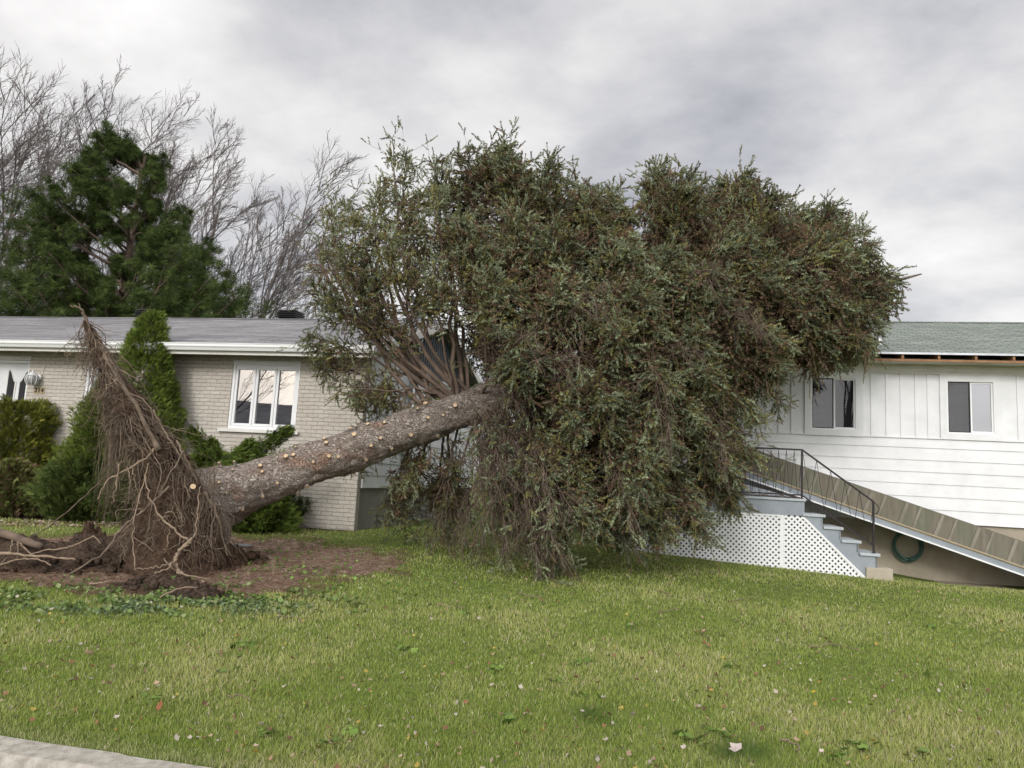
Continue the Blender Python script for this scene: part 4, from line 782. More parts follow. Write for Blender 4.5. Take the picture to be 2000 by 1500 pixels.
i, k = np.meshgrid(np.arange(nn_-1), np.arange(72), indexing='ij'); q = np.stack([i*72+k, i*72+(k+1) % 72, (i+1)*72+(k+1) % 72, (i+1)*72+k], -1).reshape(-1, 4)
npmesh('root_plate', V.reshape(-1, 3)-SPO, q, M['soilbrown'], SP, smooth=True, label='upturned root plate full of dark soil')
def on_core(K, lo, hi, amin=math.pi*.62, amax=math.pi*2.1, o=1.0):
    t = lo+(hi-lo)*rs.rand(K); c = cr_interp(t, cp, X); w_ = np.interp(t, X, cw); a_ = amin+(amax-amin)*rs.rand(K); dwn = norm(cr_interp(np.minimum(t+.3, 9), cp, X)-cr_interp(t, cp, X)+1e-6)
    return c+np.stack([np.cos(a_)*w_, np.sin(a_)*w_*1.15, rs.randn(K)*.02], 1)*o, dwn, np.stack([np.cos(a_), np.sin(a_), 0*a_], 1), t
parts = []
for K, lo, hi, o, wig, gr, Lm, rr in ((420, 0, 4.8, .95, .22, .05, .5, (.0018, .008)), (250, 3.5, 8.3, .98, .24, .26, .5, (.0014, .006)), (900, 1.5, 7.5, 1.0, .42, .05, .42, (.0014, .005)), (60, 0, 4.5, .92, .13, .03, .9, (.005, .012))):
    s_, dw, outw, t = on_core(K, lo, hi, math.pi*.75, math.pi*1.95, o=o); side = rs.randn(K, 3)*.16; d_ = dw+outw*(.08+.22*rs.rand(K, 1))+side
    P, R_ = strands(K, 11, s_, d_, Lm*(.5+rs.rand(K)), wig, gr*(.5+rs.rand(K)), *rr); parts.append(tube_batch(P, R_, 4))
# untidy fringe on the left edge, springing out then drooping
s_, dw, outw, t = on_core(330, .8, 5.0, math.pi*.85, math.pi*1.3); P, R_ = strands(330, 12, s_, outw*1.0+rs.randn(330, 3)*.45+np.array([0, 0, .25]), .12+.26*rs.rand(330), .33, .16*rs.rand(330), .0014, .006); parts.append(tube_batch(P, R_, 4))
# hanging curtain of roots left of the plate and dry thatch column
s0 = np.array([at(228+rs.randn()*10, 770+rs.rand()*110, 9.0+rs.randn()*.12) for _ in range(140)]); P, R_ = strands(140, 12, s0, np.tile([0., 0, -1], (140, 1))+rs.randn(140, 3)*.08, .5+.6*rs.rand(140), .12, np.full(140, .35), .0014, .0055); parts.append(tube_batch(P, R_, 4))
# lower fringe to the ground, wider towards the right (trunk side)
s0 = np.array([at(300+rs.rand()*125, 900+rs.rand()*100, 8.75+rs.rand()*.4) for _ in range(210)]); P, R_ = strands(210, 12, s0, np.tile([0., 0, -1], (210, 1))+rs.randn(210, 3)*.22, .4+.6*rs.rand(210), .20, np.full(210, .20), .0015, .006); parts.append(tube_batch(P, R_, 4))
s_, dw, outw, t = on_core(260, .8, 8.0, math.pi*.8, math.pi*1.9); P, R_ = strands(260, 14, s_+outw*.02, dw*.6+outw*.5+rs.randn(260, 3)*.6, .22+.4*rs.rand(260), .42, .14*rs.rand(260), .002, .0075); v, f = tube_batch(P, R_, 5); npmesh('pale_roots', v-SPO, f, M['rootpale'], SP, kind='stuff', label='paler torn root ends curling out of the mat', smooth=True)
v, f = cat(parts); npmesh('roots', v-SPO, f, M['rootbark'], SP, kind='stuff', label='mat of fine tangled roots', smooth=True)
def root(pts, r, mat='rootbark', parent=SP, name='root', sub=6, wig=.008, o=None, label=None):
    pts = np.array([p if len(p) == 3 and not isinstance(p, tuple) else at(*p) for p in pts]); Xr = np.arange(len(pts)).astype(float); n = (len(pts)-1)*sub+1
    P = cr_interp(np.linspace(0, len(pts)-1, n), pts, Xr); P[1:-1] += rs.randn(n-2, 3)*wig; rr = np.linspace(r[0], r[1], n)*(1+.12*rs.randn(n))
    return MB().tube(P-(SPO if o is None else o), list(rr), 7).build(name, M[mat], parent, True, label=label), P
R_list = [([(137, 597, 8.8), (158, 604, 8.85), (172, 630, 8.9), (190, 668, 8.85), (225, 730, 8.8), (270, 800, 8.75), (310, 880, 8.7)], (.008, .034), 'rootbark'),
 ([(153, 592, 8.9), (165, 618, 8.9), (184, 655, 8.85), (215, 700, 8.85), (250, 770, 8.8)], (.006, .022), 'rootbark'),
 ([(138, 671, 8.7), (158, 660, 8.8), (180, 655, 8.9)], (.003, .007), 'rootbark'), ([(155, 714, 8.6), (160, 703, 8.65), (190, 700, 8.8), (215, 708, 8.9)], (.003, .008), 'rootbark'),
 ([(170, 690, 8.7), (195, 695, 8.8), (235, 720, 8.75), (270, 742, 8.7), (275, 732, 8.7)], (.004, .009), 'rootbark'), ([(195, 779, 8.6), (210, 755, 8.6), (228, 740, 8.7)], (.004, .009), 'rootpale'),
 ([(175, 735, 8.7), (205, 728, 8.7), (240, 760, 8.65), (290, 790, 8.6), (300, 830, 8.6)], (.004, .010), 'rootbark'), ([(192, 975, 8.45), (205, 945, 8.5), (240, 920, 8.55), (285, 897, 8.65), (306, 872, 8.7)], (.006, .018), 'rootpale'),
 ([(232, 905, 8.52), (226, 950, 8.5), (219, 985, 8.5)], (.009, .004), 'rootpale'), ([(248, 912, 8.55), (256, 940, 8.5), (252, 965, 8.5)], (.006, .003), 'rootpale'),
 ([(255, 910, 8.55), (262, 935, 8.5), (268, 960, 8.5), (275, 985, 8.5)], (.005, .003), 'rootpale'),
 ([(310, 1085, 8.5), (262, 1050, 8.5)][::-1]+[(350, 1120, 8.4)], (.007, .009), 'rootbark'),
 ([(285, 930, 8.55), (290, 965, 8.5), (312, 1005, 8.45), (340, 1035, 8.4), (368, 1055, 8.35)], (.007, .012), 'rootpale'),
 ([(375, 1052, 8.35), (352, 1075, 8.3), (342, 1090, 8.25), (346, 1108, 8.25), (356, 1122, 8.2)], (.020, .026), 'rootpale'),
 ([(380, 1040, 8.4), (372, 1058, 8.35), (360, 1068, 8.3)], (.008, .016), 'rootpale'),
 ([(345, 1092, 8.25), (325, 1112, 8.1), (300, 1122, 8.0), (310, 1150, 7.8)], (.012, .005), 'rootpale'),
 ([(340, 1098, 8.2), (318, 1105, 8.15), (290, 1110, 8.1), (262, 1112, 8.1)], (.009, .004), 'rootpale'),
 ([(330, 950, 8.6), (300, 980, 8.5), (270, 1005, 8.45), (240, 1030, 8.4), (200, 1080, 8.3), (136, 1121, 8.2)], (.016, .011), 'rootbark'),
 ([(300, 855, 8.7), (262, 880, 8.75), (205, 935, 8.9), (130, 1000, 9.2), (70, 1045, 9.4), (0, 1075, 9.6), (-40, 1090, 9.7)], (.007, .007), 'rootbark'),
 ([(290, 905, 8.6), (275, 960, 8.5), (262, 1020, 8.4), (260, 1060, 8.3), (266, 1115, 8.2)], (.008, .005), 'rootpale'),
 ([(392, 950, 8.8), (385, 1000, 8.6), (383, 1045, 8.5)], (.007, .005), 'rootpale'), ([(400, 960, 8.9), (425, 1010, 8.9), (438, 1060, 9.0), (445, 1085, 9.0)], (.02, .008), 'rootbark'),
 ([(360, 880, 8.7), (330, 930, 8.5), (300, 985, 8.4), (285, 1050, 8.35)], (.010, .004), 'rootbark'), ([(345, 860, 8.75), (368, 905, 8.7), (390, 945, 8.8)], (.016, .012), 'rootbark'), ([(300, 800, 8.75), (325, 850, 8.7), (352, 890, 8.7), (378, 930, 8.75)], (.014, .010), 'rootbark')]
for pts, r_, mt in R_list:
    if r_[0] > .015 or r_[1] > .015: r_ = (r_[0]*.9, r_[1]*.9)
    root(pts, r_, mt)
MB().tube([at(374, 958, 8.72)-SPO, at(377, 950, 8.62)-SPO], .032, 12, 0, True, 1).build('branch_stub', [M['bark'], M['cutwood']], SP)
# buttress running down from the butt
pts = [at(402, 955, 9.5), at(412, 1000, 9.5), at(412, 1035, 9.45), at(406, 1095, 9.4)]; P = cr_interp(np.linspace(0, 3, 16), np.array(pts), np.arange(4.)); MB().tube(P-SPO, list(np.linspace(.30, .22, 16)), 20).build('buttress_root', M['bark'], SP, True)
# ================================================================== SOIL, DEBRIS
def lump(name, c, sx, sy, sz, label, mat='soil', seed=0, rot=0., nscale=1.0, crumbs=60, fam='soil', group=None):
    nu, nv = 64, 36; V = []; c = np.array(c); c[2] = h(c[0], c[1])
    for i in range(nv):
        th = math.pi*.5*(1-i/(nv-1))*1.0
        for k in range(nu):
            a_ = 2*math.pi*k/nu; x, y, z = math.cos(th)*math.cos(a_), math.cos(th)*math.sin(a_), math.sin(th); q_ = Vector((x*1.4+seed, y*1.4-seed, z*1.4)); n = 1+nscale*(.45*mnoise.noise(q_*1.2)+.28*mnoise.noise(q_*3.3)+.16*mnoise.noise(q_*8)+.08*mnoise.noise(q_*18))
            rr_ = math.cos(th); V.append((x*sx*(1+.35*(n-1)), y*sy*(1+.35*(n-1)), sz*n*n*(z**1.7 if fam != 'clod' else z)-.03))
    V = np.array(V)[::-1]; i, k = np.meshgrid(np.arange(nv-1), np.arange(nu), indexing='ij'); q = np.stack([i*nu+k, i*nu+(k+1) % nu, (i+1)*nu+(k+1) % nu, (i+1)*nu+k], -1).reshape(-1, 4)
    vs, fs = [V], [q]; b = len(V)
    for _ in range(crumbs):
        a_ = rs.rand()*6.28; rr = .75+.5*rs.rand(); s = .012+.035*rs.rand()**2; o = np.array([math.cos(a_)*sx*rr, math.sin(a_)*sy*rr, s*.4 if rr > .95 else sz*.4])
        cube = np.array([(x, y, z) for x in (-1, 1) for y in (-1, 1) for z in (-1, 1)])*s*(.6+.6*rs.rand(8, 3)); vs.append(cube+o); fs.append(np.array([(0, 1, 3, 2), (4, 6, 7, 5), (0, 4, 5, 1), (2, 3, 7, 6), (0, 2, 6, 4), (1, 5, 7, 3)])+b); b += 8
    o = npmesh(name, np.concatenate(vs), np.concatenate(fs), M[mat], cols=None, smooth=False); o.location = tuple(c); o.rotation_euler = (0, 0, rot); return tag(o, label, fam, group)
lump('soil_mound', gp(95, 1098), 1.35, .75, .26, 'long low mound of dark torn soil at the left edge, behind the broken log', seed=3, crumbs=220)
lump('soil_mound', gp(215, 1085), .75, .55, .24, 'dark soil heap spilling left from under the root plate', seed=9, crumbs=140)
lump('soil_clod', gp(175, 1066), .27, .20, .20, 'tall fuzzy brown clod on top of the left soil mound', 'soilbrown', seed=5, crumbs=30, fam='clod')
lump('soil_clod', gp(252, 1056), .17, .16, .22, 'smaller brown clod between the left mound and the hanging roots', 'soilbrown', seed=15, crumbs=30, fam='clod')
lump('soil_clod', gp(320, 1152), .40, .22, .17, 'dark clod in front of the root plate, left part', seed=21, crumbs=120)
lump('soil_clod', gp(385, 1170), .24, .16, .13, 'dark broken clod in front of the root plate, nearest the camera', seed=27, crumbs=90)
lump('soil_mound', gp(440, 1098), .42, .40, .26, 'crumbly soil bank under the butt of the trunk', 'soilbrown', seed=33, crumbs=120)
lump('soil_mound', gp(340, 1105), .65, .45, .30, 'soil heap directly under the root plate', 'soilbrown', seed=41, crumbs=160)
lump('edging_mound', gp(640, 1022), .55, .22, .17, 'low grassy hump beside the brick corner', 'soil', seed=51, crumbs=10, fam='earth')
def stick(pts, r, mat, label, cat_='stick', name='broken_stick', group=None, mats=None):
    pts = [at(*p) for p in pts]; o = pts[0]; ob, P = root([np.array(p) for p in pts], r, mat, None, name, o=o, wig=.004); ob.location = tuple(o); return tag(ob, label, cat_, group)
lg = gp(80, 1112); Yl = lg[1]
stick([(-60, 1022, Yl+.1), (20, 1047, Yl), (82, 1068, Yl-.1)], (.055, .045), 'twigbark', 'thick broken log end lying on the soil at the left edge', 'log', 'broken_log')
for i, (pp, lb) in enumerate(((((25, 1055), (20, 1075), (5, 1100), (-10, 1112)), 'pale stick hooking down from the log, leftmost'), (((34, 1058), (36, 1070), (33, 1090)), 'short pale stick standing under the log'), (((38, 1060), (50, 1072), (62, 1082), (88, 1075), (140, 1068), (182, 1048), (196, 1062)), 'long pale stick arching from the log across the dark soil'),
  (((-5, 1080), (60, 1085), (120, 1090), (148, 1092)), 'splintered flat stick lying across the soil mound'), (((130, 1070), (145, 1064)), 'tiny pale forked twig on the dark soil'), (((-10, 1108), (40, 1092), (80, 1094), (100, 1104)), 'thin stick lying along the front of the left mound'))):
    stick([(x, y, Yl-.35-.02*i) for x, y in pp], (.009, .006) if i != 3 else (.018, .008), 'rootpale', lb)
stick([(345, 1118, 7.9), (380, 1126, 7.9), (410, 1130, 7.9)], (.012, .005), 'rootpale', 'pale bent stick on top of the front clod')
stick([(175, 1141, 7.75), (195, 1139, 7.75), (215, 1134, 7.75)], (.012, .004), 'rootpale', 'splinter of wood on the brown soil left of the front clod')
stick([(312, 1168, 7.3), (350, 1150, 7.3), (385, 1147, 7.3)], (.010, .004), 'rootpale', 'curved root piece leaning on the front clod')
for k, (x0, y0, x1, y1) in enumerate(((1280, 1155, 1310, 1172), (1285, 1200, 1330, 1192), (1425, 1178, 1490, 1170), (1580, 1268, 1690, 1280), (1010, 1160, 1060, 1172), (1520, 1450, 1560, 1480), (1380, 1235, 1385, 1252), (850, 1185, 905, 1192), (540, 1210, 590, 1222), (445, 1368, 490, 1376))):
    P0, P1 = gp(x0, y0), gp(x1, y1); mid_ = (P0+P1)/2+np.array([rs.randn()*.04, rs.randn()*.06, .03]); o = P0.copy(); ob, _ = root([P0+[0, 0, .02], mid_, P1+[0, 0, .025]], (.006, .003), 'deadtwig', None, 'fallen_twig', o=o, wig=.006); ob.location = tuple(o)
    tag(ob, ['pale twig curled on the lawn below the spruce tips', 'forked thin twig on the lawn in front of the lattice', 'long curled twig on the lawn in front of the steps', 'longest straight twig lying in the middle right lawn', 'twig under the front edge of the spruce crown', 'green grey twig near the bottom edge, right of the dark grass tuft', 'short upright twig stuck in the lawn', 'twig on the lawn beside the brown soil', 'twig at the edge of the weeds near the front clod', 'curved twig in the near left lawn'][k], 'twig', 'thin twigs scattered on the lawn')
sl_ = gp(470, 1070); o = MB().add([(-.16, -.05, 0), (.15, -.04, 0), (.17, .02, .01), (-.10, .06, .01), (-.16, -.05, .02), (.15, -.04, .02), (.17, .02, .03), (-.10, .06, .03)], [(0, 3, 2, 1), (4, 5, 6, 7), (0, 1, 5, 4), (1, 2, 6, 5), (2, 3, 7, 6), (3, 0, 4, 7)]).build('slate_piece', M['slate'], loc=sl_+[0, 0, .02]); tag(o, 'flat blue grey stone piece on the soil right of the trunk butt', 'stone')
# ================================================================== SHRUBS
def leaf_template(kind):
    r = np.random.RandomState(5)
    if kind == 'scale':     # flat branching spray of scale foliage
        V = []
        for i in range(6):
            x = .12+i*.15; s = 1 if i % 2 else -1; l = .5*(1-.5*x); w = .07; d = np.array([.7, s*.7, .12*r.randn()]); b = np.array([x, 0, 0]); p = np.array([-d[1], d[0], 0])*w; V += [b-p, b+p, b+d*l]
        V += [np.array([0, -.05, 0]), np.array([0, .05, 0]), np.array([1.15, 0, 0])]; return np.array(V)
    if kind == 'leaf': return np.array([(0, 0, 0), (.5, -.25, .08), (1, 0, 0), (0, 0, 0), (1, 0, 0), (.5, .25, .08)], float)
def shrub(name, label, cat_, base, rx, ry, hh, shape, n, pal, size, up=.6, kind='scale', lump_=.25, seed=0, wood=True, group=None, outw=1.0, fill=.35, mat='leaves'):
    r = np.random.RandomState(seed+11); root_ = thing(name, label, cat_, (base[0], base[1], h(base[0], base[1])), 0, group)
    V = []; T = []
    m = int(n*1.4); size *= 1.25; pal = [tuple(x*1.35 for x in p_) for p_ in pal]; z = r.rand(m); a_ = r.rand(m)*2*np.pi
    if shape == 'cone': prof = np.minimum(1, (1-z)*1.5+.03)**.62*(.72+.28*np.minimum(1, z*4+.3))
    elif shape == 'ball': prof = np.sqrt(np.maximum(0, 1-(2*z-.9)**2*.95))
    elif shape == 'spread': prof = np.maximum(.03, 1-z**1.6)
    elif shape == 'block': prof = np.where(z > .85, .85-(z-.85)*2, .95)
    depth = 1-fill*r.rand(m)**1.5
    nz = np.array([mnoise.noise(Vector((math.cos(b)*2.2+seed, math.sin(b)*2.2, zz__*hh/max(rx, .3)*2.0))) + .5*mnoise.noise(Vector((math.cos(b)*6+seed, math.sin(b)*6, zz__*hh/max(rx, .3)*5.5))) for b, zz__ in zip(a_, z)])
    rad = prof*depth*(1+lump_*nz*1.5); P = np.stack([np.cos(a_)*rx*rad, np.sin(a_)*ry*rad, z*hh*(1+.1*nz)], 1)
    T = norm(np.stack([np.cos(a_)*outw, np.sin(a_)*outw, up+0*a_], 1)+r.randn(m, 3)*.38)
    tm_ = leaf_template(kind); v, f = place(tm_, P, T, size*(.6+.8*r.rand(m)), r)
    if seed % 2: pass
    c = np.array(pal)[np.minimum((r.rand(m)**1.0*len(pal)).astype(int), len(pal)-1)]*(.7+.6*r.rand(m, 1)); c = c*(1+.35*np.clip(nz, -.8, .8))[:, None]
    npmesh('foliage', v, f, M[mat], root_, cols=np.repeat(c, len(tm_), 0))
    if wood:
        mb = MB()
        for k in range(9):
            b = r.rand()*6.28; mb.tube([(0, 0, -.05), (math.cos(b)*rx*.3, math.sin(b)*ry*.3, hh*.3), (math.cos(b)*rx*.65, math.sin(b)*ry*.65, hh*.62)], [.025, .015, .006], 5)
        mb.build('stem', M['twigbark'], root_, True)
    return root_
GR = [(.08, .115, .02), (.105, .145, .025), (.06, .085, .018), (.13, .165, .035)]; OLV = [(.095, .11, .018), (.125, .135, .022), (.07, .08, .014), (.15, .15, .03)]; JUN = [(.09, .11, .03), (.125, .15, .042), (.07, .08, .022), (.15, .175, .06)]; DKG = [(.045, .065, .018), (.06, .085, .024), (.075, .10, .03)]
def base_of(px, py, Y): P = at(px, py, Y); return P
b_ = base_of(15, 900, 14.4); shrub('globe_cedar', 'rounded olive green cedar bush in front of the white door', 'shrub', b_, .82, .65, at(15, 790, 14.4)[2]-h(*b_[:2])+.02, 'block', 20000, OLV, .062, .7, seed=1, lump_=.20, fill=.45)
b_ = base_of(20, 960, 13.4); shrub('creeping_juniper', 'low spreading juniper with brown undersides below the rounded cedar', 'shrub', b_, 1.0, .6, at(40, 905, 13.4)[2]-h(*b_[:2]), 'spread', 9000, JUN+[(.12, .08, .05), (.10, .06, .04)], .085, .35, seed=2, lump_=.4, fill=.5)
b_ = base_of(262, 900, 13.6); shrub('pyramid_cedar', 'tall pointed cedar rising behind the root plate', 'shrub', b_, .82, .62, at(268, 618, 13.6)[2]-h(*b_[:2]), 'cone', 20000, GR, .06, .9, seed=3, lump_=.12, fill=.35)
b_ = base_of(196, 900, 13.3); shrub('broad_cedar', 'broad shaggy green cedar left of the hanging roots', 'shrub', b_, .66, .55, at(196, 745, 13.3)[2]-h(*b_[:2]), 'cone', 18000, GR+JUN[:2], .07, .75, seed=4, lump_=.35, fill=.5)
b_ = base_of(165, 900, 13.0); shrub('shaggy_juniper', 'dark low juniper at the foot of the broad cedar', 'shrub', b_, .62, .5, at(165, 895, 13.0)[2]-h(*b_[:2]), 'ball', 10000, DKG+[JUN[0]], .08, .5, seed=5, lump_=.4, fill=.5)
b_ = base_of(265, 960, 12.9); shrub('shaggy_juniper', 'dark low juniper behind the hanging roots', 'shrub', b_, .62, .45, at(265, 905, 12.9)[2]-h(*b_[:2]), 'ball', 9000, DKG+[JUN[0]], .08, .5, seed=6, lump_=.4, fill=.5)
b_ = base_of(400, 960, 12.9); shrub('spreading_juniper', 'green spreading juniper between the root plate and the casement window', 'shrub', b_, .75, .5, at(400, 868, 12.9)[2]-h(*b_[:2]), 'spread', 15000, GR[:3]+JUN[:2], .085, .4, seed=7, lump_=.42, fill=.5)
jn = shrub('spreading_juniper', 'green juniper under the casement window with one long arching tip', 'shrub', base_of(480, 960, 12.6), .80, .5, at(480, 872, 12.6)[2]-h(*base_of(480, 960, 12.6)[:2]), 'spread', 15000, GR[:3]+DKG[:1], .085, .4, seed=8, lump_=.42, fill=.5)
def plume(root_, pts, r0, n, pal, size, r=np.random.RandomState(3)):
    pts = np.array([at(*p) for p in pts])-np.array(root_.location); u = r.rand(n)**.8; P = cr_interp(u*(len(pts)-1), pts, np.arange(len(pts)).astype(float)); T = norm(cr_interp(np.minimum(u*(len(pts)-1)+.05, len(pts)-1.001), pts, np.arange(len(pts)).astype(float))-P+1e-5)
    P = P+r.randn(n, 3)*(r0*(1-.75*u))[:, None]; T = norm(T+r.randn(n, 3)*.45); tm_ = leaf_template('scale'); v, f = place(tm_, P, T, size*(.6+.7*r.rand(n)), r)
    npmesh('foliage', v, f, M['leaves'], root_, cols=np.repeat(np.array(pal)[r.randint(len(pal), size=n)]*(.7+.6*r.rand(n, 1)), len(tm_), 0))
plume(jn, [(470, 900, 12.5), (515, 872, 12.4), (545, 852, 12.3), (563, 842, 12.3)], .10, 1800, GR[:3]+DKG[:1], .08)
plume(jn, [(420, 895, 12.6), (390, 868, 12.5), (375, 845, 12.4)], .11, 1300, GR[:3]+DKG[:1], .08)
plume(jn, [(440, 900, 12.4), (520, 905, 12.2), (585, 880, 12.2)], .10, 1500, GR[:2]+DKG[:1], .08)
b_ = gp(615, 1018); shrub('purple_barberry', 'small purple leaved bush by the brick corner', 'shrub', b_, .38, .3, .62, 'ball', 5500, [(.065, .022, .035), (.10, .035, .05), (.045, .018, .028), (.11, .07, .06)], .042, .5, kind='leaf', seed=9, lump_=.3, fill=.8)
b_ = gp(520, 1022); shrub('dark_juniper', 'dark juniper under the leaning trunk', 'shrub', b_, .95, .35, .60, 'ball', 8000, DKG+[(.05, .035, .025)], .08, .4, seed=10, lump_=.4, fill=.7)
b_ = gp(500, 1035); shrub('bare_twiggy_shrub', 'leafless brown twiggy shrub under the trunk', 'shrub', b_, .5, .25, .30, 'spread', 500, [(.06, .09, .03), (.09, .06, .04)], .05, .4, seed=12, lump_=.4, fill=.8)
b_ = gp(580, 1022); shrub('green_sprig_shrub', 'small bright green juniper sprig in front of the purple bush', 'shrub', b_, .33, .2, .42, 'spread', 1600, [(.06, .11, .02), (.05, .09, .02)], .09, .3, seed=13, lump_=.4, fill=.8)
# ================================================================== BACKGROUND TREES
def bare_tree(px, Y, top_py, lean, seed, label, spread=.55, forks=9, topx=None):
    r = np.random.RandomState(seed); b = at(px, 800, Y); b[2] = .4; top = at(topx, top_py, Y); t = thing('bare_maple', label, 'tree', b, 0, 'leafless maples behind the brick house'); H = top[2]-b[2]; dx = top[0]-b[0]
    u = np.linspace(0, 1, 9); P = np.stack([dx*u**1.25*.9, r.randn(9)*.06*H/14, H*.77*u], 1)[None]; P[0, 1:, :2] += r.randn(8, 2)*.08
    R0 = .014*H; wd = (.048, 0, .06)
    L1, u1 = grow(P, forks, .20, .95, .52, spread, 9, wd, .07, .40, rs=r); L2, u2 = grow(L1, 9, .15, 1, .50, .50, 7, wd, .08, .45, rs=r); L3, _ = grow(L2, 7, .15, 1, .55, .46, 5, wd, .09, .4, rs=r); L4, _ = grow(L3, 6, .15, 1, .55, .55, 4, (.05, 0, .04), .10, .4, rs=r)
    v, f = tube_batch(P, (R0*np.linspace(1, .12, 9)**.9)[None], 12); npmesh('trunk', v, f, M['bare'], t, smooth=True)
    rad1 = (R0*.30*(1-.6*u1))[:, None]*np.linspace(1, .14, 9)[None]; prt = [tube_batch(L1, rad1, 7), tube_batch(L2, np.linspace(.020, .007, 7)[None].repeat(len(L2), 0), 5), tube_batch(L3, np.linspace(.009, .005, 5)[None].repeat(len(L3), 0), 3), tube_batch(L4, np.linspace(.0075, .0038, 4)[None].repeat(len(L4), 0), 3)]
    v, f = cat(prt); npmesh('crown', v, f, M['bare'], t); return t
bare_tree(-70, 29, 190, .2, 1, 'leafless maple at the left edge, tallest of the row', topx=60, forks=12, spread=.55)
bare_tree(95, 31, 125, .2, 2, 'leafless maple whose crown shows just left above the pine', topx=240, forks=11, spread=.52)
bare_tree(190, 33, 190, .2, 3, 'leafless maple rising directly behind the pine top', topx=370, forks=10, spread=.5)
bare_tree(325, 30, 232, .2, 4, 'leafless maple just right of the pine', topx=455, forks=10, spread=.5)
bare_tree(428, 28, 365, .2, 5, 'leafless maple nearest the fallen spruce, above the right roof vent', topx=578, forks=13, spread=.60)
m5 = bare_tree(-230, 30, 90, .2, 6, 'leafless maple cut off by the left edge of the photo', topx=-60, forks=10)
# white pine
def pine():
    r = np.random.RandomState(21); Y = 24.; b = at(205, 800, Y); b[2] = .4; t = thing('white_pine', 'big dark green pine standing behind the grey roof', 'tree', b); H = at(222, 300, Y)[2]-.4
    P = np.stack([np.linspace(0, .25, 9), r.randn(9)*.05, np.linspace(0, H, 9)], 1)[None]; v, f = tube_batch(P, (np.linspace(.26, .05, 9))[None], 10); npmesh('trunk', v, f, M['twigbark'], t, smooth=True)
    limbs_ = []
    PT = [(215, 262), (232, 285), (195, 280), (170, 305), (255, 292), (285, 315), (300, 350), (140, 335), (112, 372), (60, 398), (25, 412), (120, 430), (305, 400), (312, 455), (180, 370), (240, 365), (200, 430), (265, 435), (20, 500), (50, 470), (90, 480),
          (345, 460), (362, 420), (370, 505), (410, 490), (430, 540), (465, 575), (20, 560), (-5, 600), (60, 560), (100, 545), (150, 505), (320, 545), (380, 590), (440, 612), (480, 600), (100, 605), (200, 560), (280, 585), (240, 505), (-40, 590), (150, 580), (330, 600), (20, 620), (250, 620), (400, 560)]
    for k, (px, py) in enumerate(PT):
        for rep in range(2 + k % 2):
            Yt = Y+(r.rand()*2-1)*(1.2+2.0*(py-260)/350); q1 = at(px+r.randn()*8*rep, py+rep*14*r.rand(), Yt)-b; hd = math.hypot(q1[0], q1[1]); z0 = max(2.2, q1[2]-.50*hd-.35); p0 = np.array([.25*z0/H, 0, min(z0, H*.96)])
            u = np.linspace(0, 1, 9)[:, None]; ct = p0*.45+q1*.55+np.array([0, 0, -.16*hd]); limbs_.append(p0*(1-u)**2+2*ct*u*(1-u)+q1*u*u+r.randn(9, 3)*.03)
    Lm = np.array(limbs_); L2, _ = grow(Lm, 12, .35, 1, .75, .26, 5, (.02, 0, .07), .10, .5, rs=r); L3, _ = grow(L2, 8, .2, 1, .7, .5, 3, (0, 0, .08), .1, .4, rs=r)
    v, f = cat([tube_batch(Lm, np.linspace(.055, .012, 9)[None].repeat(len(Lm), 0), 6), tube_batch(L2, np.linspace(.009, .005, 5)[None].repeat(len(L2), 0), 3)]); npmesh('branches', v, f, M['twigbark'], t)
    tf = sprig_template(18, 62, 1.0, .075, 9); tf[:, 0] *= .5; pos = []; T = []
    for arr, js in ((L3, (1, 2)), (L2, (3, 4))):
        for j in js: pos.append(arr[:, j]); T.append(norm(arr[:, j]-arr[:, j-1]))
    pos = np.concatenate(pos); T = norm(np.concatenate(T)+np.array([0, 0, .3])); v, f = place(tf, pos, T, .165+.085*r.rand(len(pos)), r)
    pal = np.array([(.050, .078, .020), (.070, .100, .028), (.095, .130, .036), (.036, .056, .018)]); c = pal[r.randint(4, size=len(pos))]*(.75+.5*r.rand(len(pos), 1)); npmesh('crown', v, f, M['needles'], t, cols=np.repeat(c, len(tf), 0)); print('pine tris', len(f))
pine()
# green scrap caught in a far twig
P = at(599, 436, 27.5); o = MB().add([(-.11, 0, .05), (.02, .02, .035), (.10, 0, .02), (.05, .01, -.03), (.04, -.02, -.06), (-.02, 0, -.015), (0, .04, 0)], [(0, 6, 1), (1, 6, 2), (2, 6, 3), (3, 6, 4), (4, 6, 5), (5, 6, 0), (0, 1, 5), (1, 2, 3), (1, 3, 5), (5, 3, 4)]).build('green_scrap', noisy('green plastic', (.02, .16, .06), (.05, .25, .11), 9, .5, 0), loc=P); tag(o, 'tiny green scrap caught in the bare maple twigs', 'scrap')
